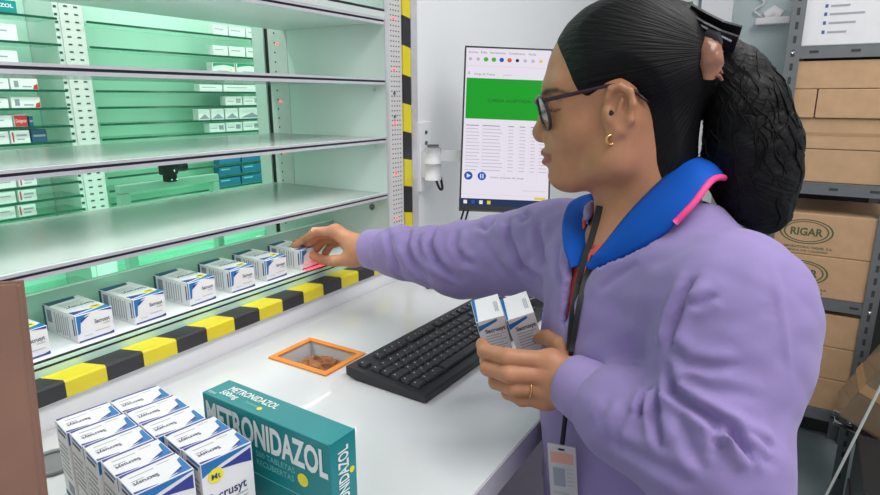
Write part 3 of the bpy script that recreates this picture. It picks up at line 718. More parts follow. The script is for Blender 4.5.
# ================================================================== MONITOR
TL = pd(468, 46, 1.36); TR = pd(556, 49.5, 1.36); BL = pd(459, 209.5, 1.325)
u = TR - TL; mW = np.linalg.norm(u); u /= mW; v = TL - BL; v -= (v @ u)*u; mH = np.linalg.norm(v); v /= mH; nrm = np.cross(u, v)
mon = thing('computer_monitor', 'black framed computer monitor showing a white page with a green field', 'monitor')
mon.matrix_world = Matrix(((u[0], v[0], nrm[0], BL[0]), (u[1], v[1], nrm[1], BL[1]), (u[2], v[2], nrm[2], BL[2]), (0, 0, 0, 1)))
b = MB(); bz = 0.0035; bb_ = 0.010
b.box((0, 0, -0.022), (mW, mH, -0.0005), M_dark, bev=0.002)
for q in ((0, 0, bz, mH), (mW-bz, 0, mW, mH), (bz, 0, mW-bz, bb_), (bz, mH-bz, mW-bz, mH)): b.box((q[0], q[1], -0.0004), (q[2], q[3], 0.0015), M_dark2)
b.build('bezel', mon)
def emat(n, c, s=0.85):
    q = mat(n, c, 0.7, emit=s, spec=0.1); q.node_tree.nodes['Principled BSDF'].inputs['Base Color'].default_value = (0.01, 0.01, 0.012, 1); return q
S_w = emat('screen_white', (244, 238, 250)); S_g = emat('screen_green', (12, 166, 32)); S_gd = emat('screen_dark_green', (10, 92, 24)); S_t = emat('screen_text', (196, 192, 204)); S_td = emat('screen_text_dark', (110, 108, 120)); S_tb = emat('screen_taskbar', (26, 50, 88)); S_b = emat('screen_blue', (20, 84, 190)); S_y = emat('screen_yellow', (240, 210, 60)); S_o = emat('screen_orange', (226, 96, 70)); S_k = emat('screen_black', (30, 30, 40)); S_gr = emat('screen_icon_green', (80, 180, 60)); S_lb = emat('screen_pale', (226, 222, 236))
b = MB(); sx0, sy0, sx1, sy1 = bz, bb_, mW-bz, mH-bz; sw_, sh_ = sx1-sx0, sy1-sy0
e = 0.0002
def sr(a0, b0, a1, b1, mt, lv=1): b.patch((0, 0, 0.0002*lv), X, Y, [(sx0+a0*sw_, sy1-b0*sh_), (sx0+a0*sw_, sy1-b1*sh_), (sx0+a1*sw_, sy1-b1*sh_), (sx0+a1*sw_, sy1-b0*sh_)], mt, 0.00015)
def stx(t, a, c, size, mt, width=None, lv=2): b.text(t, (sx0+a*sw_, sy1-c*sh_, 0.0002*lv), X, Y, size*sh_, mt, width=None if width is None else width*sw_, th=0.0001)
sr(0, 0, 1, 0.955, S_w, 0); sr(0, 0.955, 1, 1, S_tb, 0)
for i, t in enumerate(['Archivo', 'Edit', 'Herramientas', 'Complemento', 'Ayuda']): stx(t, [0.03, 0.17, 0.28, 0.50, 0.73][i], 0.035, 0.020, S_td, [0.11, 0.07, 0.18, 0.19, 0.09][i])
for i, c in enumerate([S_t, S_t, S_gr, S_gr, S_b, S_o, S_k, S_t, S_t, S_y]): b.disc((sx0+(0.05+0.092*i)*sw_, sy1-0.073*sh_, 0.0004), X, Y, 0.012*sh_*(1.2 if 2 <= i <= 5 else 0.9), c, 14)
sr(0, 0.115, 1, 0.118, S_lb); stx('Carga de Trama', 0.10, 0.175, 0.020, S_td, 0.24); stx('pedido', 0.44, 0.175, 0.018, S_t, 0.1); sr(0.03, 0.155, 0.05, 0.172, S_t)
sr(0.015, 0.195, 1.0, 0.455, S_g); stx('CARGA ACEPTADA', 0.27, 0.345, 0.030, S_gd, 0.50)
for r in range(14):
    y = 0.495 + r*0.0215
    sr(0.02, y+0.010, 0.98, y+0.0108, S_lb)
    for (a, wd) in ((0.03, 0.17), (0.22, 0.24), (0.52, 0.07), (0.65, 0.08), (0.78, 0.06), (0.88, 0.1)):
        sr(a, y, a + wd*(0.8+0.2*random.random()), y+0.0042, S_t if r else S_td)
for a in (0.21, 0.49, 0.63, 0.76, 0.86): sr(a, 0.49, a+0.002, 0.84, S_lb)
for i in range(2):
    c = (sx0+(0.075+0.155*i)*sw_, sy1-0.815*sh_-0.0, 0.0006); b.disc(c, X, Y, 0.026*sh_, S_b, 22)
    if i == 0: b.patch((c[0], c[1], 0.0009), X, Y, [(-0.0035, -0.005), (0.0055, 0), (-0.0035, 0.005)], S_w)
    else:
        for q in (-0.0038, 0.0014): b.patch((c[0]+q, c[1], 0.0009), X, Y, [(0, -0.005), (0.0024, -0.005), (0.0024, 0.005), (0, 0.005)], S_w)
stx('Iniciar proceso de carga', 0.33, 0.825, 0.016, S_td, 0.38); stx('Ubicacion de la lectura', 0.70, 0.90, 0.014, S_t, 0.27); sr(0.84, 0.935, 0.97, 0.95, S_y); sr(0, 0.928, 1, 0.930, S_lb)
for i, c in enumerate((S_w, S_b, S_w, S_y)): sr(0.03+0.09*i, 0.966, 0.07+0.09*i, 0.988, c)
b.build('screen', mon)
# bracket feet under the monitor
b = MB()
for q in (0.004, 0.014): b.cyl((q, -0.028, -0.016), (q+0.008, 0.004, -0.014), 0.0022, M_dark2, 8)
b.build('cable_stub', mon)
# wall arm
arm = thing('monitor_arm', 'white metal monitor arm bolted to the wall left of the monitor', 'bracket', (1.22, 0.795, 1.25))
def PA(o): o.parent = arm; o.matrix_parent_inverse = Matrix.Translation((-1.22, -0.795, -1.25)); return o
M_armw = mat('arm_white', (238, 239, 240), 0.4)
q0 = ony(418, 122, 0.796); q1 = ony(427, 190, 0.796)
b = MB(); b.box((q0[0], 0.790, q1[2]), (q1[0]+0.012, 0.7995, q0[2]), M_armw, bev=0.002)
for zf in (0.15, 0.30): 
    zz = q0[2] + (q1[2]-q0[2])*zf; b.cyl((q0[0]+0.024, 0.7875, zz), (q0[0]+0.024, 0.7905, zz), 0.0045, M_steel, 12)
PA(b.build('wall_plate'))
jc = ony(433, 165, 0.765)
b = MB(); b.cyl((jc[0], 0.765, jc[2]-0.035), (jc[0], 0.765, jc[2]+0.002), 0.020, M_armw, 20); b.cyl((jc[0], 0.765, jc[2]+0.003), (jc[0], 0.765, jc[2]+0.042), 0.019, M_armw, 20); b.box((jc[0]-0.012, 0.765, jc[2]-0.03), (jc[0]+0.012, 0.7895, jc[2]+0.035), M_armw)
b.cyl((jc[0], 0.765, jc[2]+0.0425), (jc[0], 0.765, jc[2]+0.048), 0.014, M_steel, 16)
PA(b.build('swivel_joint'))
b = MB(); mc = BL + u*mW*0.42 + v*mH*0.52 - nrm*0.024
a_ = np.array((jc[0]+0.016, 0.762, jc[2]+0.022)); c_ = np.array((mc[0], mc[1], jc[2]+0.022))
dd = c_ - a_; dl = np.linalg.norm(dd); dd /= dl; pp = np.cross(Z, dd)
for (h0, h1) in ((-0.013, 0.013),):
    A = [a_ + pp*s*0.009 + Z*h for s, h in ((-1, h0), (1, h0), (1, h1), (-1, h1))]; Bq = [p + dd*dl for p in A]
    b.add(A+Bq, [(0,1,2,3), (7,6,5,4), (0,4,5,1), (1,5,6,2), (2,6,7,3), (3,7,4,0)], M_armw)
PA(b.build('arm_bar'))
b = MB(); b.tube(bez([(jc[0]-0.006, 0.752, jc[2]-0.036), (jc[0]-0.002, 0.745, jc[2]-0.055), (jc[0]+0.010, 0.745, jc[2]-0.055), (jc[0]+0.014, 0.752, jc[2]-0.03)]), 0.003, M_dark2, 8); PA(b.build('cable_clip'))
# ================================================================== STEEL RACK with cartons
XR = 2.30
ry0, ry1 = -0.245, 0.115
rk = thing('storage_rack', 'grey slotted steel rack holding cardboard cartons', 'shelf rack', (2.53, -0.06, 0))
def PR(o): o.parent = rk; o.matrix_parent_inverse = Matrix.Translation((-2.53, 0.06, 0)); return o
for (xx, yy, sx, sy) in ((XR, ry1, 1, -1), (XR, ry0-0.0, 1, 1), (XR+0.48, ry1, -1, -1), (XR+0.48, ry0, -1, 1)):
    b = MB(); t = 0.003
    b.box((xx, min(yy, yy+sy*0.04), 0.0), (xx+sx*t, max(yy, yy+sy*0.04), 2.05), M_steel) if sx > 0 else b.box((xx-t, min(yy, yy+sy*0.04), 0.0), (xx, max(yy, yy+sy*0.04), 2.05), M_steel)
    b.box((min(xx+sx*t, xx+sx*0.04), min(yy, yy+sy*t), 0.0), (max(xx+sx*t, xx+sx*0.04), max(yy, yy+sy*t), 2.05), M_steel)
    if sx > 0:
        for i, z in enumerate(np.arange(0.1, 2.0, 0.042)):
            b.box((xx-0.0008, yy+sy*0.020-0.0045, z), (xx+0.0005, yy+sy*0.020+0.0045, z+0.022), M_hole)
    PR(b.build('rack_post'))
RS = [1.560, 1.130, 0.742, 0.340]
for z in RS:
    b = MB(); b.box((XR+0.004, ry0+0.004, z-0.004), (XR+0.476, ry1-0.004, z), M_steel)
    b.box((XR+0.0035, ry0+0.0035, z-0.038), (XR+0.0065, ry1-0.0035, z-0.0045), M_steel)
    for q in range(3): b.box((XR+0.0025, ry0+0.05+q*0.11, z-0.022), (XR+0.0036, ry0+0.075+q*0.11, z-0.014), M_hole)
    for yy in (ry0+0.02, ry1-0.02): b.cyl((XR-0.004, yy, z-0.018), (XR+0.0034, yy, z-0.018), 0.006, M_chrome, 6)
    PR(b.build('rack_shelf'))
M_bk = mat('rack_gap_dark', (34, 38, 36), 0.7)
b = MB(); b.box((XR+0.481, ry0-0.2, 0.02), (XR+0.484, ry1, 2.0), M_bk); PR(b.build('back_panel'))  # dark sheet added so the gaps around the cartons look black
def carton(y0, y1, z0, h, label, rigar=False, dep=0.36, x=XR+0.012, tape=False, split=None, off=0.0, mt=None):
    mt = mt or M_card
    b = MB(); wd = y1-y0
    b.box((0, -wd/2, 0.0004), (dep, wd/2, h), mt, bev=0.003)
    u_ = -Y; 
    if tape: b.patch((-0.0003, wd/2, h*0.5-0.006), u_, Z, [(0.001, 0), (wd-0.001, 0), (wd-0.001, 0.010), (0.001, 0.010)], M_tape, 0.0004)
    if rigar:
        cy_ = wd*0.36; cz_ = h*0.56; A_, B_ = h*0.56, h*0.30
        for (k1, k2) in ((1.0, 0.93), (0.84, 0.78)):
            n = 40
            ou = [(cy_+A_*k1*math.cos(2*PI*i/n), cz_+B_*k1*math.sin(2*PI*i/n)) for i in range(n)]; iu = [(cy_+A_*k2*math.cos(2*PI*i/n), cz_+B_*k2*math.sin(2*PI*i/n)) for i in range(n)]
            o_ = np.array((-0.0006, wd/2, 0.0))
            b.add([o_ + u_*p[0] + Z*p[1] for p in ou+iu], [(i, (i+1) % n, (i+1) % n+n, i+n) for i in range(n)], M_ink)
        b.text('RIGAR', (-0.0003, wd/2-(cy_-A_*0.60), cz_-B_*0.30), u_, Z, B_*0.85, M_ink, bold=0.03, width=A_*1.2)
        b.text('LABORATORIO RIGAR, S.A.', (-0.0003, wd/2-(cy_-A_*0.86), h*0.155), u_, Z, h*0.075, M_ink, bold=0.02, width=A_*1.9)
        b.text('VENTA DE CALIDAD', (-0.0003, wd/2-(cy_-A_*0.70), h*0.07), u_, Z, h*0.06, M_ink, bold=0.02, width=A_*1.6)
    o = b.build('cardboard_carton', loc=(x+off, (y0+y1)/2, z0))
    return tag(o, label, 'box', 'cardboard cartons on the steel rack')
ya, yb = ry0-0.03, ry1-0.022
def pz(py, x=830): return float(onx(x, py, XR)[2])
z0 = RS[1]
carton(ry0+0.006, ry1-0.004, z0+0.0005, 0.107, 'bottom cardboard carton on the second rack shelf, taped lid', off=0.012)
carton(ry0+0.008, ry1-0.006, z0+0.1085, 0.098, 'cardboard carton with clear tape, second from the bottom on second rack shelf', tape=True, off=0.01)
carton(ry1-0.102, ry1-0.008, z0+0.2075, 0.090, 'narrow cardboard carton in the split layer beside the rack post')
carton(ry0+0.008, ry1-0.105, z0+0.2075, 0.090, 'wide cardboard carton in the split layer under the topmost carton')
carton(ry0+0.006, ry1-0.010, z0+0.2985, 0.086, 'topmost cardboard carton under the white box shelf')
z0 = RS[2]
carton(ry0+0.006, ry1-0.008, z0+0.0005, 0.142, 'cardboard carton with green oval print, lower of the two on the third shelf', rigar=True)
carton(ry0+0.008, ry1-0.006, z0+0.1435, 0.140, 'cardboard carton with green oval print, upper of the two on the third shelf', rigar=True)
z0 = RS[3]
carton(ry0+0.006, ry1-0.008, z0+0.0005, 0.115, 'lowest cardboard carton on the lowest rack shelf', rigar=True)
carton(ry0+0.006, ry1-0.006, z0+0.1165, 0.115, 'cardboard carton in the middle of three on the lowest rack shelf', rigar=True)
carton(ry0+0.006, ry1-0.008, z0+0.2325, 0.115, 'uppermost cardboard carton on the lowest rack shelf', rigar=True)
b = MB(); b.box((0, -0.165, 0.0004), (0.36, 0.165, 0.26), M_bw, bev=0.003)
e = -0.0003
def wp(a0, b0, a1, b1, mt): b.patch((e, 0.165, 0), -Y, Z, [(a0, b0), (a1, b0), (a1, b1), (a0, b1)], mt, 0.0004)
S2 = mat('print_blue', (70, 96, 160), 0.6)
for i, z in enumerate((0.035, 0.062, 0.088, 0.112, 0.138)):
    wp(0.075, z, 0.083, z+0.010, S2); wp(0.090, z+0.001, 0.090+0.05+0.02*(i % 3), z+0.007, M_bg)
for q in range(9): wp(0.232+q*0.0085, 0.085, 0.238+q*0.0085, 0.105, M_bp)
wp(0.20, 0.13, 0.31, 0.136, M_bg); wp(0.17, 0.16, 0.3, 0.17, S2)
tag(b.build('white_box', loc=(XR+0.012, (ry0+ry1)/2, RS[0]+0.0003)), 'white printed box on the top shelf of the rack', 'box')
# emergency lamp on the grey wall
em0 = onx(756, 26, XW); em1 = onx(791, 17, XW)
el_ = thing('emergency_lamp', 'small white emergency lamp fixed high on the grey wall', 'lamp', (XW, em0[1], em0[2]))
b = MB(); w_ = em0[1]-em1[1]; h_ = em1[2]-em0[2]
b.box((-0.045, -w_, 0), (-0.0005, 0, h_), M_bw, bev=0.004); b.build('lamp_box', el_)
b = MB(); b.tube([(-0.022, -w_*0.72, h_+0.006), (-0.022, -w_*0.5, h_+0.02), (-0.022, -w_*0.25, h_+0.006)], [0.02, 0.026, 0.02], M_bw, 14); b.build('lamp_head', el_)
b = MB(); b.tube(bez([(-0.012, -0.03, h_+0.002), (-0.012, 0.01, h_+0.03), (-0.012, -0.02, h_+0.06), (-0.012, 0.02, h_+0.10), (-0.012, 0.05, h_+0.12)]), 0.004, M_bw, 8); b.build('lamp_cable', el_)
# notice with green print behind the head
b = MB(); nb = thing('notice_board', 'pale notice with green writing beside the white pilaster', 'notice', (XW, 0.55, 1.45))
b.box((-0.014, -0.06, 0), (-0.0005, 0.25, 0.40), M_bw); 
for q in range(6): b.patch((-0.0145, 0.24, 0.05+q*0.055), -Y, Z, [(0.01, 0), (0.2+0.04*(q % 3), 0.0), (0.2+0.04*(q % 3), 0.02), (0.01, 0.025)], M_grn, 0.0006)
b.build('notice_sheet', nb)
# ================================================================== RIGHT EDGE: wrapped carton, trolley, crates, cord
wb = onx(868, 372, 2.12)
M_wrap = mat('wrapped_card', (126, 108, 86), 0.25, noise=0.15, nscale=14, coat=0.6)
b = MB(); wq = onx(838, 416, 2.04); M_ = Matrix.Translation((2.06, wq[1], wq[2])) @ Matrix.Rotation(math.radians(24), 4, 'X')
b.box((-0.02, -0.24, 0.0), (0.16, 0.0, 0.36), M_wrap, M=M_, bev=0.01)
for z in (0.10, 0.24): b.box((-0.0215, -0.2412, z), (0.1612, 0.0012, z+0.03), M_tape, M=M_)
plat = wq[2] - 0.24*math.sin(math.radians(24)) - 0.004
tag(b.build('wrapped_carton'), 'cardboard carton wrapped in clear plastic leaning at the right edge', 'box')
tq = [onx(*q, 2.1) for q in [(834, 410), (834, 421), (853, 428), (852, 416)]]
tr = thing('hand_trolley', 'steel trolley frame with chrome handle in front of the rack', 'trolley', (2.12, -0.27, 0))
def PT(o): o.parent = tr; o.matrix_parent_inverse = Matrix.Translation((-2.12, 0.27, 0)); return o
b = MB(); b.tube([q for q in tq], 0.006, M_chrome, 10, closed=True); PT(b.build('handle'))
hz = min(q[2] for q in tq)
b = MB(); b.box((2.00, -0.78, plat-0.03), (2.295, -0.25, plat), M_dark2, bev=0.004); PT(b.build('platform'))
b = MB()
for (xx, yy) in ((2.03, -0.30), (2.26, -0.30), (2.03, -0.74), (2.26, -0.74)): b.box((xx-0.012, yy-0.012, 0.10), (xx+0.012, yy+0.012, plat-0.0305), M_dark2)
for (xx) in (2.03, 2.26): b.box((xx-0.010, -0.7275, 0.12), (xx+0.010, -0.3125, 0.14), M_dark2)
PT(b.build('legs_frame'))
for (xx, yy) in ((2.03, -0.30), (2.26, -0.30), (2.03, -0.74), (2.26, -0.74)):
    b = MB(); b.cyl((xx-0.015, yy, 0.05), (xx+0.015, yy, 0.05), 0.0495, M_dark2, 20); PT(b.build('wheel'))
b = MB(); b.tube([tq[1] + np.array((0.0, 0, -0.006)), (2.09, -0.30, hz-0.03), (2.06, -0.29, plat)], 0.006, M_chrome, 8); PT(b.build('handle_stem'))
ca = onx(880, 388, 1.75); cbp = onx(827, 494, 1.75)
b = MB(); ee = cbp + (cbp-ca)*(cbp[2]-0.004)/(ca[2]-cbp[2]); ss = ca + (ca-cbp)*1.2
b.tube([ss, ca, cbp, ee], 0.0035, mat('cord_white', (210, 212, 208), 0.6), 8); tag(b.build('taut_rope'), 'thin taut white rope slanting down to the floor at lower right', 'rope')
bx = onx(862, 495, 1.7)
for i in range(3):
    b = MB(); h_ = 0.145
    b.box((1.66, bx[1]-0.32, 0.0005+i*(h_+0.002)+0.0), (2.0-0.02, bx[1]+0.01-0.004*i, 0.0005+i*(h_+0.002)+h_), M_dark, bev=0.004)
    zc = 0.0005+i*(h_+0.002)
    b.box((1.6592, bx[1]-0.05, zc+0.03), (1.6602, bx[1]-0.012, zc+0.11), M_bw); b.box((1.6588, bx[1]-0.044, zc+0.04), (1.6591, bx[1]-0.02, zc+0.075), M_bg)
    b.box((1.655, bx[1]-0.3, zc+h_-0.018), (1.66, bx[1]+0.005, zc+h_-0.008), M_dark2)
    tag(b.build('dark_crate'), ['dark crate with white label, bottom of the stack at the lower right corner', 'dark crate with white label, middle of the stack at the right edge', 'dark crate with white label, top of the stack at the right edge'][i], 'crate', 'dark crates stacked at the right edge')
#__PART3__
# ================================================================== SCULPTING TOOLS (signed distance fields -> surface nets)
def rc(P, a, b, ra, rb=None):
    a = np.asarray(a, np.float32); b = np.asarray(b, np.float32); rb = ra if rb is None else rb
    ab = b-a; t = np.clip(((P-a) @ ab)/(ab @ ab + 1e-12), 0, 1).astype(np.float32)
    return np.linalg.norm(P - a - t[:, None]*ab, axis=1) - (ra + (rb-ra)*t)
def el(P, c, r, A=None):
    q = P - np.asarray(c, np.float32)
    if A is not None: q = q @ np.asarray(A, np.float32).T
    r = np.asarray(r, np.float32)
    k0 = np.linalg.norm(q/r, axis=1); k1 = np.linalg.norm(q/(r*r), axis=1) + 1e-9
    return k0*(k0-1)/k1
def smin(a, b, k):
    h = np.maximum(k - np.abs(a-b), 0)/k
    return np.minimum(a, b) - h*h*k*0.25
def smax(a, b, k): return -smin(-a, -b, k)
def sculpt(fn, lo, hi, h, smooth=1):
    lo = np.asarray(lo, float); hi = np.asarray(hi, float); B = 8
    n = np.ceil((hi-lo)/h/B).astype(int)*B + 1
    nb = (n-1)//B
    ci = np.stack(np.meshgrid(*[np.arange(k) for k in nb], indexing='ij'), -1).reshape(-1, 3)
    cc = (lo + (ci*B + B/2)*h).astype(np.float32)
    d = fn(cc)
    D = np.ones(n, np.float32)
    rad = B*h*0.87*1.35 + 2*h
    off = np.stack(np.meshgrid(*[np.arange(B+1)]*3, indexing='ij'), -1).reshape(-1, 3)
    for s in np.where(d < -rad)[0]:
        i, j, k = ci[s]*B; D[i:i+B+1, j:j+B+1, k:k+B+1] = -1
    act = np.where(np.abs(d) <= rad)[0]
    for c0_ in range(0, len(act), 400):
        a = act[c0_:c0_+400]
        idx = (ci[a]*B)[:, None, :] + off[None]
        P = (lo + idx.reshape(-1, 3)*h).astype(np.float32)
        D[idx[..., 0].ravel(), idx[..., 1].ravel(), idx[..., 2].ravel()] = fn(P)
    S = D < 0
    # active cells
    c = np.zeros([k-1 for k in n], np.int8)
    for dx in (0, 1):
        for dy in (0, 1):
            for dz in (0, 1): c += S[dx:n[0]-1+dx, dy:n[1]-1+dy, dz:n[2]-1+dz]
    A = np.argwhere((c > 0) & (c < 8)); vid = -np.ones(c.shape, np.int32); vid[A[:, 0], A[:, 1], A[:, 2]] = np.arange(len(A))
    acc = np.zeros((len(A), 3)); cnt = np.zeros(len(A))
    cr = [(0,0,0),(1,0,0),(0,1,0),(1,1,0),(0,0,1),(1,0,1),(0,1,1),(1,1,1)]
    ed = [(0,1),(2,3),(4,5),(6,7),(0,2),(1,3),(4,6),(5,7),(0,4),(1,5),(2,6),(3,7)]
    vals = [D[A[:, 0]+q[0], A[:, 1]+q[1], A[:, 2]+q[2]] for q in cr]
    for i, j in ed:
        m_ = (vals[i] < 0) != (vals[j] < 0)
        t = np.where(m_, vals[i]/(vals[i]-vals[j] + 1e-12), 0)
        p = np.array(cr[i]) + t[:, None]*(np.array(cr[j]) - np.array(cr[i]))
        acc += np.where(m_[:, None], p, 0); cnt += m_
    V = lo + (A + acc/cnt[:, None])*h
    Fs = []
    for ax in range(3):
        u_, v_ = [(1, 2), (2, 0), (0, 1)][ax]
        sl0 = [slice(None)]*3; sl1 = [slice(None)]*3; sl0[ax] = slice(0, n[ax]-1); sl1[ax] = slice(1, n[ax])
        s0, s1 = S[tuple(sl0)], S[tuple(sl1)]
        for flip in (0, 1):
            E_ = np.argwhere((s0 & ~s1) if not flip else (~s0 & s1))
            E_ = E_[(E_[:, u_] > 0) & (E_[:, v_] > 0) & (E_[:, u_] < n[u_]-1) & (E_[:, v_] < n[v_]-1)]
            q = []
            for du, dv_ in ((0, 0), (-1, 0), (-1, -1), (0, -1)):
                t = E_.copy(); t[:, u_] += du; t[:, v_] += dv_; q.append(vid[t[:, 0], t[:, 1], t[:, 2]])
            q = np.stack(q, 1)
            Fs.append(q if not flip else q[:, ::-1])
    F_ = np.concatenate(Fs); F_ = F_[(F_ >= 0).all(1)]
    for _ in range(smooth): V = lap(V, F_, 0.5)
    return V, F_
def lap(V, F_, k):
    acc = np.zeros_like(V); cnt = np.zeros(len(V))
    for i in range(4):
        a = F_[:, i]; b_ = F_[:, (i+1) % 4]
        np.add.at(acc, a, V[b_]); np.add.at(cnt, a, 1); np.add.at(acc, b_, V[a]); np.add.at(cnt, b_, 1)
    return V*(1-k) + k*acc/np.maximum(cnt, 1)[:, None]
def vnormals(V, F_):
    N = np.cross(V[F_[:, 2]]-V[F_[:, 0]], V[F_[:, 3]]-V[F_[:, 1]]); out = np.zeros_like(V)
    for i in range(4): np.add.at(out, F_[:, i], N)
    return out/(np.linalg.norm(out, axis=1)[:, None] + 1e-12)
def mesh_obj(name, V, F_, mts, parent=None, fmi=None, attrs=None):
    me = bpy.data.meshes.new(name)
    me.vertices.add(len(V)); me.vertices.foreach_set('co', np.asarray(V, np.float32).ravel())
    nf = len(F_); me.loops.add(nf*4); me.polygons.add(nf)
    me.loops.foreach_set('vertex_index', np.asarray(F_, np.int32).ravel())
    me.polygons.foreach_set('loop_start', np.arange(0, nf*4, 4, dtype=np.int32))
    try: me.polygons.foreach_set('loop_total', np.full(nf, 4, np.int32))
    except Exception: pass
    for q in mts: me.materials.append(q)
    me.update(calc_edges=True); me.validate()
    me.polygons.foreach_set('use_smooth', np.ones(len(me.polygons), bool))
    if fmi is not None: me.polygons.foreach_set('material_index', np.asarray(fmi, np.int32))
    for k, v_ in (attrs or {}).items():
        v_ = np.asarray(v_, np.float32)
        at = me.attributes.new(k, 'FLOAT_VECTOR' if v_.ndim == 2 else 'FLOAT', 'POINT')
        at.data.foreach_set('vector' if v_.ndim == 2 else 'value', v_.ravel())
    ob = bpy.data.objects.new(name, me); COL.objects.link(ob)
    if parent is not None:
        ob.parent = parent; ob.matrix_parent_inverse = parent.matrix_basis.inverted()
    return ob
# ------------------------------------------------------------------ materials for the person
def attr_node(nt, name):
    a = nt.nodes.new('ShaderNodeAttribute'); a.attribute_name = name; return a
M_skin = mat('skin', (186, 130, 97), 0.46, noise=0.05, nscale=70, bump=0.10, bscale=500, sss=0.12, spec=0.4)
nt = M_skin.node_tree; bs = nt.nodes['Principled BSDF']
src = bs.inputs['Base Color'].links[0].from_socket
mx = nt.nodes.new('ShaderNodeMix'); mx.data_type = 'RGBA'; mx.inputs[7].default_value = (*lin((150, 84, 74)), 1)
nt.links.new(attr_node(nt, 'lip').outputs['Fac'], mx.inputs[0]); nt.links.new(src, mx.inputs[6])
mx2 = nt.nodes.new('ShaderNodeMix'); mx2.data_type = 'RGBA'; mx2.inputs[7].default_value = (*lin((52, 36, 30)), 1)
nt.links.new(attr_node(nt, 'brow').outputs['Fac'], mx2.inputs[0]); nt.links.new(mx.outputs[2], mx2.inputs[6]); nt.links.new(mx2.outputs[2], bs.inputs['Base Color'])
M_hair = mat('hair_black', (13, 12, 14), 0.55, spec=0.2)
nt = M_hair.node_tree; bs = nt.nodes['Principled BSDF']
no = nt.nodes.new('ShaderNodeTexNoise'); no.inputs['Scale'].default_value = 38; no.inputs['Detail'].default_value = 2
nt.links.new(attr_node(nt, 'strand').outputs['Vector'], no.inputs['Vector'])
bp = nt.nodes.new('ShaderNodeBump'); bp.inputs['Strength'].default_value = 0.5; bp.inputs['Distance'].default_value = 0.004
nt.links.new(no.outputs['Fac'], bp.inputs['Height']); nt.links.new(bp.outputs['Normal'], bs.inputs['Normal'])
M_jack = mat('jacket_purple', (143, 126, 178), 0.72, noise=0.02, nscale=30, bump=0.10, bscale=900, sheen=0.15, spec=0.25)
M_cuff = mat('cuff_purple', (153, 134, 186), 0.75, noise=0.02, nscale=30, bump=0.12, bscale=900, sheen=0.15, spec=0.25)
M_coll = mat('collar_blue', (4, 82, 182), 0.75, noise=0.03, nscale=30, bump=0.15, bscale=800, sheen=0.0, spec=0.25)
M_pink = mat('piping_pink', (240, 70, 140), 0.6)
M_shirt = mat('shirt_coral', (226, 92, 84), 0.8, noise=0.03, nscale=40)
M_trou = mat('trousers_navy', (44, 46, 84), 0.8, noise=0.05, nscale=40)
M_frame = mat('glasses_plum', (48, 26, 38), 0.25)
M_lens = glass_mat('lens', (240, 244, 246), refl=0.01, diffuse_mix=0.0)
M_gold = mat('gold', (222, 172, 120), 0.25, 1.0)
M_eye = mat('eye_white', (226, 218, 210), 0.2); M_iris = mat('iris_brown', (40, 24, 18), 0.2)
# ------------------------------------------------------------------ head frame: profile to the left, seen from her left side
HD = 0.70
Hc = pd(615, 113, HD)
e_l = -(ray(615, 113)); e_l = e_l/np.linalg.norm(e_l)
e_u = Z - (Z @ e_l)*e_l; e_u /= np.linalg.norm(e_u)
e_f = np.cross(e_u, e_l); e_f = e_f if e_f @ CR < 0 else -e_f
HA = np.stack([e_f, e_l, e_u])
def hw(x, y, l=0.0):
    d = ray(x, y); O = Hc + l*e_l
    return CC + d*(((O-CC) @ e_l)/(d @ e_l))
def hloc(P): q = P - Hc; return q @ HA.T
K = np.linalg.norm(hw(620, 113) - hw(610, 113))/10
person = thing('person', 'woman with black ponytail, glasses and purple jacket reaching over the counter', 'person', (0.72, 0.06, 0.0))
F32 = np.float32
def skull(P):
    d = el(P, hw(630, 66), (79*K, 0.0705, 66*K), HA)
    d = smin(d, el(P, hw(595, 104), (50.5*K, 0.058, 62*K), HA), 0.03)
    return d
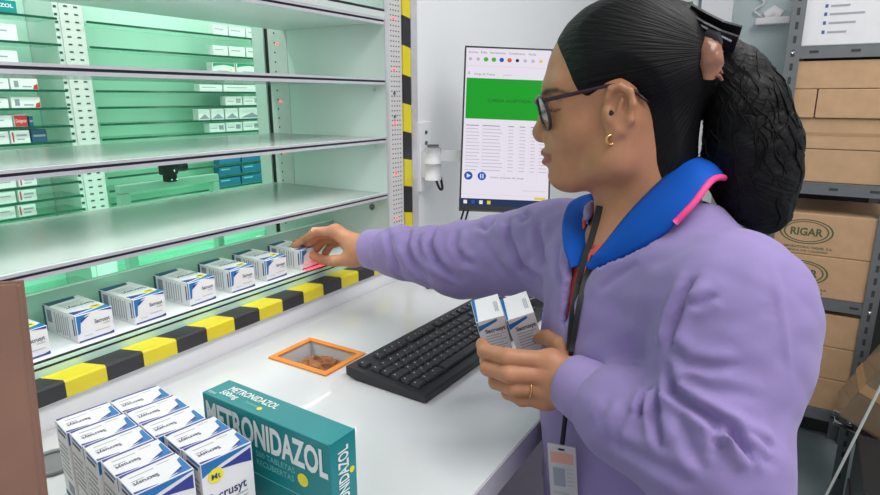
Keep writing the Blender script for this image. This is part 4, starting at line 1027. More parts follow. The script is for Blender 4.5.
def headsdf(P):
    q = hloc(P).astype(F32); Pm = P
    # mirror so that features are built on one side
    Qs = q.copy(); Qs[:, 1] = np.abs(Qs[:, 1]); Pm = (Hc + Qs @ HA).astype(F32)
    d = skull(P)
    d = smin(d, el(P, hw(573, 153), (31*K, 0.036, 28*K), HA), 0.022)           # mouth block
    d = smin(d, el(P, hw(564.5, 177), (15*K, 0.023, 13*K), HA), 0.022)           # chin
    d = smin(d, rc(Pm, hw(578, 174, .014), hw(613, 160, .050), .017, .018), 0.024)  # jaw
    d = smin(d, rc(Pm, hw(613, 160, .050), hw(626, 122, .060), .018, .014), 0.024)
    d = smin(d, el(Pm, hw(577, 128, .036), (24*K, 0.024, 22*K), HA), 0.02)      # cheek
    d = smin(d, rc(Pm, hw(552.5, 89, .010), hw(561, 86, .042), .0075, .007), 0.018)   # brow ridge
    # eye socket
    d = smax(d, -el(Pm, hw(545, 106, .032), (14*K, .017, 11*K), HA), 0.014)
    # nose
    d = smin(d, rc(P, hw(552, 96), hw(541.5, 130), .0078, .0088), 0.012)
    d = smin(d, rc(P, hw(540.5, 133), hw(541, 134.5), .0092, .009), 0.007)
    d = smin(d, rc(Pm, hw(549, 138, .0105), hw(554, 139, .0135), .0062, .0055), 0.006)
    d = smax(d, -rc(Pm, hw(546, 143.5, .006), hw(549, 142.5, .008), .0026, .0022), 0.003)
    # eyeball lids
    d = smin(d, el(Pm, hw(560, 107, .031), (.0135, .0150, .0125), HA), 0.005)
    d = smax(d, -rc(Pm, hw(549.5, 110, .020), hw(553, 110, .042), .0016, .0014), 0.002)
    # lips
    d = smax(d, -rc(Pm, hw(542.0, 147, 0), hw(544, 147, .002), .0032), 0.005)
    d = smin(d, rc(Pm, hw(545.2, 152.5, 0), hw(556, 157, .021), .0056, .0028), 0.005)
    d = smin(d, rc(Pm, hw(546.8, 162.5, 0), hw(556, 159, .020), .0064, .0030), 0.005)
    d = smax(d, -rc(Pm, hw(541.5, 157.3, 0), hw(555, 158, .021), .0016, .0012), 0.003)
    d = smax(d, -rc(Pm, hw(543.5, 170, 0), hw(546, 170, .012), .0040, .003), 0.008)
    # neck
    d = smin(d, rc(P, hw(648, 140), hw(655, 232), .049, .056), 0.03)
    d = smin(d, rc(P, hw(626, 185), hw(632, 245), .030, .042), 0.03)
    d = smin(d, el(P, hw(636, 264), (.070, .070, .055), HA), 0.04)
    # ear (left, towards the viewer, and its mirror)
    a = el(Pm, hw(619, 111, .0675), (15.5*K, .0075, 27*K), HA)
    a = smax(a, -el(Pm, hw(617, 108, .0765), (9.5*K, .0065, 18*K), HA), 0.004)
    # rim
    rim = [hw(*q_) for q_ in ((607, 98, .071), (611, 89, .073), (620, 86, .0755), (630, 91, .077), (633, 104, .077), (630, 120, .0755), (622, 132, .073))]
    for i in range(len(rim)-1): a = smin(a, rc(Pm, rim[i], rim[i+1], .0036), 0.004)
    a = smin(a, rc(Pm, hw(618, 131, .071), hw(614, 136, .0705), .0062, .0048), 0.006)
    a = smin(a, rc(Pm, hw(607, 112, .070), hw(609, 119, .071), .0042), 0.005)
    a = smin(a, rc(Pm, hw(614, 124, .073), hw(622, 100, .074), .0026), 0.004)
    d = smin(d, a, 0.005)
    return d
lo = Hc - 0.20; hi = Hc + 0.20
c8 = np.array([hw(530, -20, .1), hw(530, -20, -.1), hw(725, -20, .1), hw(725, 290, -.11), hw(725, 290, .11), hw(530, 290, .11), hw(530, 290, -.11)])
hV, hF = sculpt(headsdf, c8.min(0), c8.max(0), 0.00185, 1)
L = hloc(hV)
def gd(px, py, l, s): 
    c = hloc(hw(px, py, l)); return c, s
def blob(V_, a, b, r):
    return np.clip(1.5 - rc(V_.astype(F32), a, b, 0.0)/r, 0, 1)
Vm = Hc + np.stack([L[:, 0], np.abs(L[:, 1]), L[:, 2]], 1) @ HA
rel = Vm - CC; zz_ = rel @ CF; vpx = np.stack([CX + FPX*(rel @ CR)/zz_, CY - FPX*(rel @ CU)/zz_], 1)
def pdist(poly):
    d = np.full(len(vpx), 1e9)
    for i in range(len(poly)-1):
        a = np.array(poly[i], float); c = np.array(poly[i+1], float); e_ = c-a; t = np.clip(((vpx-a) @ e_)/(e_ @ e_), 0, 1)
        d = np.minimum(d, np.linalg.norm(vpx - a - t[:, None]*e_, axis=1))
    return d
lip = np.maximum(np.clip(1.9 - pdist([(541, 153.5), (549, 156.5)])/1.8, 0, 1), np.clip(1.9 - pdist([(542.5, 162), (549, 160)])/1.9, 0, 1))*(L[:, 0] > hloc(hw(558, 150))[0])
brow = np.clip(1.6 - pdist([(542.5, 94), (548, 91), (557, 90)])/2.0, 0, 1)*0.8
brow = np.maximum(brow, np.clip(1.5 - pdist([(557, 90), (568, 93.5)])/1.4, 0, 1)*0.7)
brow = np.maximum(brow, np.clip(1.6 - pdist([(547, 110), (554, 111), (560, 109.5)])/0.9, 0, 1)*0.9)
# ------------------------------------------------------------------ hands
def handsdf(chains, wrist, radii):
    """chains: list of (points, radii); first point of each is the knuckle"""
    w0, w1, wr_ = wrist
    def fn(P):
        palm = rc(P, w0, w1, wr_[0], wr_[1])
        for pts, rr, isth in chains:
            palm = smin(palm, rc(P, w1, pts[0], radii*1.25, rr[0]*1.12), 0.016)
        out = palm
        for i in range(len(chains)-1):
            if chains[i][2] or chains[i+1][2]: continue
            out = smin(out, rc(P, chains[i][0][0], chains[i+1][0][0], chains[i][1][0]*1.02), 0.010)
        base = out; res = out
        for pts, rr, isth in chains:
            f_ = rc(P, pts[0], pts[1], rr[0], rr[1])
            for i in range(1, len(pts)-1): f_ = smin(f_, rc(P, pts[i], pts[i+1], rr[i], rr[i+1]), 0.003)
            res = np.minimum(res, smin(base, f_, 0.009))
            # nail
        return res
    return fn
# left hand, holding two boxes
LH = [
 ([pd(551, 361, 0.665), pd(507, 357, 0.661), pd(485, 351, 0.681), pd(482, 344, 0.705)], (.0105, .0098, .0088, .0076), False),
 ([pd(549, 375, 0.665), pd(508, 374, 0.658), pd(488, 368, 0.678), pd(486, 359, 0.703)], (.0105, .0100, .0090, .0078), False),
 ([pd(547, 388, 0.669), pd(514, 388, 0.665), pd(496, 382, 0.685), pd(493, 373, 0.708)], (.0100, .0094, .0085, .0074), False),
 ([pd(546, 399, 0.675), pd(522, 399, 0.677), pd(508, 393, 0.695), pd(504, 385, 0.713)], (.0090, .0083, .0074, .0066), False),
 ([pd(570, 368, 0.681), pd(562, 346, 0.697), pd(549, 338, 0.727), pd(534, 336, 0.757)], (.0130, .0112, .0100, .0085), True)]
lw0, lw1 = pd(618, 403, .618), pd(578, 386, .652)
lfn = handsdf(LH, (lw0, lw1, (.0245, .0255)), .0145)
allp = np.array([p for c in LH for p in c[0]] + [lw0, lw1])
lV, lF = sculpt(lfn, allp.min(0)-.034, allp.max(0)+.034, 0.0014, 1)
# right hand, pinching the last box on the tray
bx7 = onz(299, 270, TZ)
tipI = np.array([bx7[0]+0.012, 0.872, TZ+0.0455]); tipT = np.array([bx7[0]+0.030, 0.8415, TZ+0.026])
def dpt(x, y, d): return pd(x, y, d)
dI, dT = depth(tipI), depth(tipT)
RH = [
 ([dpt(336, 231, 1.150), dpt(315, 232, 1.170), dpt(305, 240, dI-0.002), tipI], (.0105, .0092, .0082, .0070), False),
 ([dpt(338, 233, 1.175), dpt(318, 235, 1.195), dpt(309, 243, 1.215), tipI + np.array((.022, .018, 0))], (.0105, .0095, .0084, .0072), False),
 ([dpt(341, 236, 1.195), dpt(324, 240, 1.215), dpt(317, 248, 1.225), tipI + np.array((.044, .024, -.004))], (.0100, .0090, .0080, .0070), False),
 ([dpt(345, 240, 1.210), dpt(331, 245, 1.225), dpt(326, 252, 1.230), dpt(324, 258, 1.232)], (.0090, .0080, .0072, .0064), False),
 ([dpt(352, 259, 1.128), dpt(335, 261, 1.140), dpt(322, 260, dT-0.010), tipT], (.0130, .0110, .0098, .0080), True)]
rw0, rw1 = pd(392, 253, 1.085), pd(362, 250, 1.125)
rfn = handsdf(RH, (rw0, rw1, (.0255, .0255)), .0150)
allp = np.array([p for c in RH for p in c[0]] + [rw0, rw1])
rV, rF = sculpt(rfn, allp.min(0)-.034, allp.max(0)+.034, 0.0014, 1)
# ------------------------------------------------------------------ body under the clothes
sL, sR = pd(725, 302, .595), pd(560, 248, .865)
eL, wL = pd(718, 472, .525), pd(598, 399, .630)
eR, wR = pd(462, 260, .985), pd(386, 251, 1.095)
NB = pd(660, 262, .70)
ta = math.radians(22); tf = e_f*math.cos(ta) + e_l*math.sin(ta); tf[2] = 0; tf /= np.linalg.norm(tf); tl = np.cross(Z, tf); tl = tl if tl @ e_l > 0 else -tl
TA = np.stack([tf, tl, Z])
ch, be, hp_ = pd(645, 325, .755), pd(647, 430, .755), pd(655, 545, .75)
hp_[2] = max(hp_[2], 0.83); hp_[1] = min(hp_[1], 0.262 - 0.165); be[1] = min(be[1], 0.262-.125)
print('TORSO', ch, be, hp_)
feet = [np.array([hp_[0], hp_[1], 0]) + tl*s*0.10 - tf*0.01 for s in (1, -1)]
def torso(P, o=0.0):
    d = el(P, ch, (.118+o, .142+o, .175+o), TA)
    d = smin(d, el(P, be, (.122+o, .140+o, .19+o), TA), 0.06)
    d = smin(d, el(P, hp_, (.128+o, .155+o, .17+o), TA), 0.06)
    return d
def bodysdf(P):
    d = torso(P, -.016)
    d = smin(d, rc(P, NB, sL, .048, .050), 0.04); d = smin(d, rc(P, NB, sR, .046, .048), 0.04)
    d = smin(d, rc(P, sL, eL, .046, .034), 0.02); d = smin(d, rc(P, eL, lw0, .034, .025), 0.02)
    d = smin(d, rc(P, sR, eR, .044, .036), 0.02); d = smin(d, rc(P, eR, rw0, .035, .026), 0.02)
    for s, ft in zip((1, -1), feet):
        h_ = hp_ + tl*s*0.085 + Z*(-0.04); kn = (h_+ft)/2 + tf*0.02
        d = smin(d, rc(P, h_, kn, .078, .052), 0.03); d = smin(d, rc(P, kn, ft + Z*0.09, .050, .034), 0.02)
        d = smin(d, rc(P, ft + Z*0.04, ft + tf*0.14 + Z*0.03, .034, .027), 0.03)
    return d
bb_lo = np.minimum.reduce([sL, sR, eL, eR, wL, wR, hp_-.2, feet[0]-.1, feet[1]-.1, ch-.2, feet[0]+tf*.2-.05])-.09; bb_hi = np.maximum.reduce([sL, sR, eL, eR, wL, wR, hp_+.2, ch+.2, NB+.06, rw0, feet[0]+tf*.2, feet[1]+tf*.2])+.09
bb_lo[2] = 0.0; 
bV, bF = sculpt(bodysdf, bb_lo - np.array((0, 0, .03)), bb_hi, 0.009, 1)
Vs, Fs_, Ls, Bs, o_ = [], [], [], [], 0
for V_, F_, l_, b_ in ((hV, hF, lip, brow), (lV, lF, None, None), (rV, rF, None, None), (bV, bF, None, None)):
    Vs.append(V_); Fs_.append(F_ + o_); o_ += len(V_)
    Ls.append(np.zeros(len(V_)) if l_ is None else l_); Bs.append(np.zeros(len(V_)) if b_ is None else b_)
mesh_obj('body', np.concatenate(Vs), np.concatenate(Fs_), [M_skin], person, attrs={'lip': np.concatenate(Ls), 'brow': np.concatenate(Bs)})
def att(ob): ob.parent = person; ob.matrix_parent_inverse = person.matrix_basis.inverted(); return ob
person.matrix_basis  # base empty
person_inv = Matrix.Translation(person.location).inverted()
def att(ob, par=None):
    ob.parent = par or person
    ob.matrix_parent_inverse = person_inv if par is None else Matrix.Identity(4)
    return ob
for o in person.children: o.matrix_parent_inverse = person_inv
# nails on the visible thumb / index of the right hand and eyes
for s, nm in ((1, 'eye'), (-1, 'eye')):
    b = MB(); c = hw(560.5, 107.5, .031*s); r = .0122; n = 16
    Pp = [c + r*(math.cos(th)*e_f + math.sin(th)*(math.cos(ph)*e_l + math.sin(ph)*e_u)) for th in np.linspace(0.001, PI-.001, 13) for ph in np.linspace(0, 2*PI, n, endpoint=False)]
    for i in range(12):
        b.add(Pp[i*n:(i+2)*n], [(j, (j+1) % n, (j+1) % n+n, j+n)[::-1] for j in range(n)], M_iris if i < 3 else M_eye, True)
    att(b.build('eye'))
# ------------------------------------------------------------------ hair
hpoly_px = [(557, 40), (563, 22), (580, 2), (612, -14), (652, -15), (692, 2), (718, 38), (722, 82), (710, 122), (694, 160), (676, 184), (662, 178), (654, 158), (648, 130), (643, 108), (634, 90), (619, 82), (606, 86), (598, 93), (590, 98), (582, 94), (575, 82), (569, 66), (562, 52)]
hpoly = np.array([hloc(hw(*q))[[0, 2]] for q in hpoly_px])
def polysd(p, poly):
    d = np.full(len(p), 1e9); inside = np.zeros(len(p), bool); n = len(poly)
    for i in range(n):
        a = poly[i]; c = poly[(i+1) % n]; e_ = c-a; w_ = p-a
        t = np.clip((w_ @ e_)/(e_ @ e_), 0, 1); d = np.minimum(d, np.linalg.norm(w_ - t[:, None]*e_, axis=1))
        cond = ((a[1] <= p[:, 1]) & (c[1] > p[:, 1])) | ((c[1] <= p[:, 1]) & (a[1] > p[:, 1]))
        x_ = a[0] + (p[:, 1]-a[1])/(c[1]-a[1] + 1e-12)*(c[0]-a[0])
        inside ^= cond & (p[:, 0] < x_)
    return np.where(inside, d, -d)
pony = [((722, 60), .026, 0), ((734, 78), .034, 0), ((746, 108), .042, .004), ((753, 145), .048, .004), ((757, 178), .044, .006), ((762, 203), .032, .010), ((770, 216), .018, .012)]
def ponysdf(P):
    pts = [hw(*p[0], p[2]) for p in pony]; d = None
    for i in range(len(pts)-1):
        q = rc(P, pts[i], pts[i+1], pony[i][1], pony[i+1][1]); d = q if d is None else smin(d, q, .01)
    d = smin(d, rc(P, hw(734, 120), hw(728, 165), .020, .022), .02)
    d = smin(d, rc(P, hw(728, 165, .005), hw(742, 198, .012), .022, .018), .02)
    q = hloc(P)*1.0
    w1_ = np.sin(q[:, 0]*150 + 3*np.sin(q[:, 2]*90) + q[:, 1]*60)*np.sin(q[:, 2]*130 + 2.5*np.sin(q[:, 0]*110 + q[:, 1]*80))
    w2_ = np.sin(q[:, 0]*330 + 4*np.sin(q[:, 2]*170 + q[:, 1]*120))*np.sin(q[:, 1]*300 + q[:, 2]*240)
    return d + (0.0009*w1_ + 0.0003*w2_).astype(F32)
def hairsdf(P):
    q = hloc(P)
    ins = polysd(q[:, [0, 2]], hpoly)
    s = skull(P)
    nk = rc(P, hw(650, 140), hw(655, 232), .050, .056); s = smin(s, nk, .03)
    t = np.clip(ins*0.42, -0.006, 0.0105)
    d = (s - t).astype(F32)
    # bun root gathering towards the tie
    d = smin(d, rc(P, hw(690, 60), hw(716, 58), .050, .024), .03)
    return d
def hairall(P): return np.minimum(hairsdf(P), ponysdf(P))
c8 = np.array([hw(540, -25, .1), hw(540, -25, -.1), hw(820, -25, .1), hw(820, 245, -.1), hw(820, 245, .1), hw(540, 245, .1)])
haV, haF = sculpt(hairall, c8.min(0), c8.max(0), 0.0022, 1)
root = hw(722, 55)
isp = ponysdf(haV.astype(F32)) < hairsdf(haV.astype(F32))
dr = haV - root; dr /= np.linalg.norm(dr, axis=1)[:, None] + 1e-9
ql = hloc(haV)
curl = np.stack([ql[:, 0]*3 + 0.10*np.sin(ql[:, 2]*60 + ql[:, 1]*40), ql[:, 1]*3 + 0.1*np.sin(ql[:, 2]*45), ql[:, 2]*0.4], 1)
rt = hloc(root[None])[0]; df_ = ql[:, 0]-rt[0]; du_ = ql[:, 2]-rt[2]; rr_ = np.hypot(df_, du_)
phi = np.arctan2(du_, -df_) ; phi = np.where(df_ > 0, np.arctan2(du_, df_), phi)
dr = np.stack([phi, 0.35*np.arctan2(ql[:, 1], rr_ + .10), 0*phi], 1)
hair = mesh_obj('hair', haV, haF, [M_hair], None, attrs={'strand': np.where(isp[:, None], curl, dr)}); att(hair)
# loose curls over the ponytail
b = MB(); rs = np.random.RandomState(5); bvp = BVHTree.FromPolygons([Vector(v_) for v_ in haV], [list(map(int, f_)) for f_ in haF])
for i in range(75):
    x0_ = rs.uniform(722, 778); y0_ = rs.uniform(60, 150); l0 = rs.uniform(-.05, .055)
    pts = []; ph = rs.uniform(0, 6.28); am = rs.uniform(2, 5); fr_ = rs.uniform(.10, .2); ln = rs.uniform(40, 85); dx = rs.uniform(-.25, .45)
    for k in range(16):
        t = k/15
        p = hw(x0_ + dx*ln*t + am*math.sin(ph + fr_*ln*t), y0_ + ln*t, l0 + 0.004*math.sin(ph*2 + 6*t))
        hit = bvp.find_nearest(Vector(p))
        if hit[0] is not None: p = np.array(hit[0]) + np.array(hit[1])*0.0006*(1 + math.sin(ph + 9*t))
        pts.append(p)
    b.tube(pts, [0.0009*(1 - 0.8*abs(2*k/15-1)**3) for k in range(16)], M_hair, 5)
hc_ = b.build('hair_curl'); att(hc_); hc_.matrix_parent_inverse = person_inv
# bow
b = MB()
def ribbon(pts, wid_dir, w0_, mt, th=.0012, trim=None):
    pts = [np.asarray(p, float) for p in pts]; n = len(pts); wd = np.asarray(wid_dir, float)
    A = [p + wd*w0_ for p in pts]; Bq = [p - wd*w0_ for p in pts]
    t_ = np.cross(pts[-1]-pts[0], wd); t_ /= np.linalg.norm(t_)
    for sgn in (0,):
        Vv = [p + t_*th for p in A] + [p + t_*th for p in Bq] + [p - t_*th for p in A] + [p - t_*th for p in Bq]
        Fc = []
        for i in range(n-1):
            Fc += [(i, i+1, n+i+1, n+i), (2*n+i, 3*n+i, 3*n+i+1, 2*n+i+1), (i, 2*n+i, 2*n+i+1, i+1), (n+i, n+i+1, 3*n+i+1, 3*n+i)]
        Fc += [(0, n, 3*n, 2*n), (n-1, 3*n-1, 4*n-1, 2*n-1)]
        b.add(Vv, Fc, mt)
M_bow = mat('bow_black', (20, 20, 24), 0.5); M_btrim = mat('bow_trim', (190, 196, 210), 0.6)
wdir = e_l*0.8 + e_u*0.55; wdir /= np.linalg.norm(wdir)
ribbon([hw(690, 12, .030), hw(704, 20, .036), hw(722, 29, .036), hw(740, 34, .030)], wdir, .011, M_bow)
ribbon([hw(687, 22, .034), hw(702, 31, .042), hw(718, 39, .042), hw(736, 45, .034)], wdir, .013, M_bow)
ribbon([hw(690, 15, -.01), hw(708, 24, -.03), hw(726, 34, -.045)], wdir, .013, M_bow)
b.tube([hw(692, 18.5, .043), hw(704, 27, .050), hw(719, 35, .050), hw(731, 41, .043)], .0011, M_btrim, 6)
b.tube([hw(706, 34, .044), hw(712, 38, .046), hw(716, 44, .040)], [.009, .011, .008], M_bow, 10)
att(b.build('hair_bow'))
b = MB(); M_clip = mat('clip_brown', (146, 98, 78), 0.25, noise=0.25, nscale=90)
b.tube([hw(704, 42, .045), hw(709, 52, .053), hw(711, 64, .056), hw(708, 77, .050)], [.009, .013, .013, .008], M_clip, 12)
for i in range(5): b.tube([hw(712, 46+7*i, .056), hw(719, 48+7*i, .056), hw(722, 52+7*i, .046)], [.0028, .0024, .0014], M_clip, 7)
att(b.build('hair_clip'))
# glasses
b = MB()
for s in (1, -1):
    ringp = []
    for i in range(28):
        th = 2*PI*i/28; a_ = math.cos(th); c_ = math.sin(th)
        l_ = .033 + .0255*np.sign(a_)*abs(a_)**.8; y_ = 113 - 16.5*np.sign(c_)*abs(c_)**.85
        x_ = 536.2 + 8.5*((y_-97)/33) + 8.0*((l_-.008)/.05)**1.5 if l_ > .008 else 536.2 + 8.5*((y_-97)/33)
        ringp.append(hw(x_, y_, l_*s))
    b.tube(ringp, .0019, M_frame, 8, closed=True)
    b.tube([hw(543.5, 100, .0585*s), hw(549, 99, .066*s), hw(575, 93.5, .0715*s), hw(603, 86.5, .0735*s), hw(622, 84, .071*s), hw(636, 92, .068*s), hw(648, 102, .064*s)], [.0026, .0026, .0022, .0019, .0018, .0018, .0016], M_frame, 8)
b.tube([hw(537, 103, .0085), hw(534.5, 101, 0), hw(537, 103, -.0085)], .0018, M_frame, 8)
gl_ = att(b.build('glasses'))
b = MB()
for s in (1, -1):
    rp_ = []
    for i in range(24):
        th = 2*PI*i/24; a_ = math.cos(th); c_ = math.sin(th)
        l_ = .033 + .0245*np.sign(a_)*abs(a_)**.8; y_ = 113 - 15.5*np.sign(c_)*abs(c_)**.85
        x_ = 536.4 + 8.5*((y_-97)/33) + (8.0*((max(l_, .008)-.008)/.05)**1.5)
        rp_.append(hw(x_, y_, l_*s))
    b.add(rp_, [list(range(24))], M_lens)
o = b.build('lenses'); o.parent = gl_
b = MB(); ec = hw(610.5, 140, .0735); b.tube([ec + .0050*(math.cos(t)*(e_f*0.85 + e_l*0.5) + math.sin(t)*e_u) for t in np.linspace(0, 2*PI, 20, endpoint=False)], .0017, M_gold, 8, closed=True); att(b.build('earring'))
b = MB(); b.tube([hw(609, 110, .0705), hw(611, 114, .0715), hw(610, 118, .0705)], [.0025, .0042, .0025], M_dark2, 12); att(b.build('ear_hole_dark'))  # small dark ellipse drawn for the dark ear hole
#__PART4__
# ------------------------------------------------------------------ jacket
def jacket0(P):
    d = torso(P, 0.006)
    d = smin(d, rc(P, NB + Z*0.004, sL, .060, .071), 0.05); d = smin(d, rc(P, NB, sR, .056, .060), 0.05)
    def arm(s_, e_, w_, r0, r1, r2, r3):
        ax = (w_-e_)/np.linalg.norm(w_-e_)
        wq = w_ - ax*0.035; f_ = smin(rc(P, e_, wq, r1, r2), rc(P, wq, w_ + ax*.03, r2*.97, r3*.9), .015)
        f_ = smax(f_, ((P - w_) @ ax - 0.006).astype(F32), 0.005)
        return smin(rc(P, s_, e_, r0, r1), f_, 0.02)
    d = smin(d, arm(sL, eL, wL, .070, .056, .047, .034), 0.012)
    d = smin(d, el(P, pd(740, 340, .57), (.056, .056, .075)), 0.05)
    d = smin(d, arm(sR, eR, wR, .070, .060, .046, .037), 0.03)
    return d
vpoly = np.array([hloc(hw(*q))[[0, 2]] for q in [(697, 150), (676, 170), (652, 192), (628, 216), (606, 242), (590, 264), (578, 285), (572, 306), (568, 306), (572, 265), (583, 240), (592, 215), (598, 190), (640, 150)]])
def jacket(P):
    d = jacket0(P)
    d = smax(d, -rc(P, hw(668, 150), hw(648, 236), .062, .064), 0.008)
    q = hloc(P); d = smax(d, np.minimum(polysd(q[:, [0, 2]], vpoly), (q[:, 1] + .10)).astype(F32), 0.006)
    d = smax(d, (P[:, 2] - 0).astype(F32)*-1 + 0.80, 0.01)
    return d
jl = np.minimum.reduce([sL, sR, eL, eR, wL, wR, ch-.2, hp_-.2])-.10; jh = np.maximum.reduce([sL, sR, eL, eR, wL, wR, ch+.2, hp_+.2, NB])+.10; jl[2] = 0.78
jV, jF = sculpt(jacket, jl, jh, 0.0036, 2)
bvj = BVHTree.FromPolygons([Vector(v_) for v_ in jV], [list(map(int, f_)) for f_ in jF])
bvb = BVHTree.FromPolygons([Vector(v_) for v_ in hV], [list(map(int, f_)) for f_ in hF])
def cast(x, y, trees=None, off=0.0):
    d = ray(x, y); d = d/np.linalg.norm(d); best = None
    for t in (trees or [bvj]):
        h_ = t.ray_cast(Vector(CC), Vector(d))
        if h_[0] is not None and (best is None or h_[3] < best): best = h_[3]
    return None if best is None else CC + d*(best-off)
def fold(polys):
    """each: (pixel polyline, height in m, half width in m); negative = groove"""
    global jV
    N = vnormals(jV, jF); dsp = np.zeros(len(jV))
    for pts, amp, wdt in polys:
        c3 = []
        for i in range(len(pts)-1):
            n = 10
            for k in range(n):
                t = k/n; p = cast(pts[i][0]*(1-t)+pts[i+1][0]*t, pts[i][1]*(1-t)+pts[i+1][1]*t)
                if p is not None: c3.append(p)
        p = cast(*pts[-1]); 
        if p is not None: c3.append(p)
        if len(c3) < 3: continue
        c3 = np.array(c3); m_ = np.where((np.abs(jV - c3.mean(0)) < (np.abs(c3-c3.mean(0)).max(0) + 4*wdt)).all(1))[0]
        D2 = np.linalg.norm(jV[m_][:, None, :] - c3[None], axis=2); k_ = D2.argmin(1); dm = D2.min(1)
        tt = k_/(len(c3)-1); taper = np.clip(np.minimum(tt, 1-tt)*5 + 0.15, 0, 1)
        dsp[m_] += amp*np.exp(-(dm/wdt)**2)*taper
    jV = jV + N*dsp[:, None]
G = []
def px_(c, x0, y0, s): return [(x0 + x/s, y0 + y/s) for x, y in c]
def groove(pts, a, w_):
    G.append((pts, -a, w_))
    for sg in (1, -1):
        q = []
        for i, p in enumerate(pts):
            t = np.array(pts[min(i+1, len(pts)-1)], float) - np.array(pts[max(i-1, 0)], float); t /= np.linalg.norm(t)
            q.append((p[0] - sg*t[1]*6.5, p[1] + sg*t[0]*6.5))
        G.append((q, a*0.55, w_*1.35))
R_ = lambda c: px_(c, 340, 190, 3.385)
for c, a, w_ in (
 ([(95, 140), (88, 170), (95, 215)], .003, .005), ([(160, 130), (172, 200), (205, 285)], .006, .0055), ([(232, 115), (226, 190), (255, 250), (310, 305)], .008, .006),
 ([(345, 105), (312, 135), (305, 185), (330, 245), (400, 305)], .008, .006), ([(395, 125), (388, 190), (420, 240), (460, 250)], .006, .006), ([(520, 98), (490, 135), (470, 120)], .005, .0055),
 ([(562, 88), (575, 170), (615, 260), (690, 315)], .008, .007), ([(480, 170), (540, 250), (620, 310)], .004, .008), ([(668, 110), (678, 190), (694, 260)], .006, .007), ([(740, 170), (735, 250), (750, 330)], .005, .007), ([(265, 170), (285, 230)], .004, .005), ([(620, 75), (640, 90), (600, 110)], .004, .005)):
    groove(R_(c), a*1.15, w_*0.9)
L_ = lambda c: px_(c, 600, 250, 2.02)
for c, a, w_ in (
 ([(190, 50), (165, 110), (148, 160), (140, 200)], .010, .007), ([(145, 195), (175, 228), (225, 238), (280, 232)], .006, .007), ([(138, 240), (150, 285), (195, 322), (240, 350), (295, 400), (345, 430)], .012, .0065),
 ([(228, 348), (238, 380), (243, 408)], .009, .005), ([(258, 362), (285, 400), (305, 436)], .009, .005), ([(245, 345), (300, 378), (350, 402)], .007, .006), ([(122, 285), (112, 340), (130, 400)], .008, .006),
 ([(100, 280), (88, 315), (82, 335)], .008, .005), ([(160, 258), (220, 285), (330, 296)], .004, .008), ([(180, 118), (205, 108), (235, 88)], .005, .006), ([(20, 390), (70, 408), (130, 440), (190, 470)], .005, .008), ([(60, 300), (40, 350), (30, 380)], .003, .007), ([(165, 320), (180, 390), (210, 450)], .006, .007), ([(20, 300), (5, 330), (-5, 350)], .003, .006), ([(230, 150), (300, 140), (350, 120)], .002, .01)):
    groove(L_(c), a*1.5, w_*0.9)
for pts, a, w_ in (
 ([(771, 262), (783, 319), (790, 374)], .0025, .0035), ([(640, 262), (616, 276), (596, 292)], -.004, .005), ([(660, 262), (640, 300), (628, 340)], .003, .016), ([(560, 250), (566, 290), (566, 330)], .003, .010), ([(574, 300), (571, 330), (569, 352)], -.005, .004)):
    G.append((pts, a, w_))
fold(G)
q = jV*np.array([1, 1, 1.0])
N = vnormals(jV, jF)
wn = np.sin(q[:, 0]*61 + 2.3*np.sin(q[:, 2]*47 + q[:, 1]*31))*np.sin(q[:, 2]*53 + 1.7*np.sin(q[:, 1]*59)) + 0.5*np.sin(q[:, 1]*97 + 2*np.sin(q[:, 0]*83 + q[:, 2]*71))
jV = jV + N*(0.0011*wn)[:, None]
jV = lap(jV, jF, 0.25)
k_ = jV[:, 2] < 0.984; jV[k_, 1] = np.minimum(jV[k_, 1], 0.2625)
jk = mesh_obj('jacket', jV, jF, [M_jack], None); att(jk)
bvj = BVHTree.FromPolygons([Vector(v_) for v_ in jV], [list(map(int, f_)) for f_ in jF])
# cuffs
def cuff(w_, e_, r0, r1, ln, name='cuff'):
    ax = (w_-e_)/np.linalg.norm(w_-e_)
    up = Z - (Z @ ax)*ax; up /= np.linalg.norm(up); sd = np.cross(ax, up)
    b = MB(); n = 48; prof_ = [(-0.004, r0-.004), (0.000, r0+.0015), (0.006, r0+.0028), (ln*0.5, (r0+r1)/2+.003), (ln-.003, r1+.002), (ln, r1), (ln-.001, r1-.003), (0.01, r1-.006)]
    Pp = []
    for s, r in prof_:
        for k in range(n):
            th = 2*PI*k/n; rr = r + .0004*math.sin(th*24)
            Pp.append(w_ + ax*s + rr*(math.cos(th)*up*1.04 + math.sin(th)*sd*0.96))
    m_ = len(prof_)
    b.add(Pp, [(i*n+k, i*n+(k+1) % n, (i+1)*n+(k+1) % n, (i+1)*n+k)[::-1] for i in range(m_-1) for k in range(n)], M_cuff, True)
    return b, ax
b, ax_ = cuff(wL - (wL-eL)/np.linalg.norm(wL-eL)*0.004, eL, .0335, .0300, .046); o = b.build('cuff'); att(o)
b, ax_ = cuff(wR - (wR-eR)/np.linalg.norm(wR-eR)*0.004, eR, .0365, .0335, .052); o = b.build('cuff'); att(o)
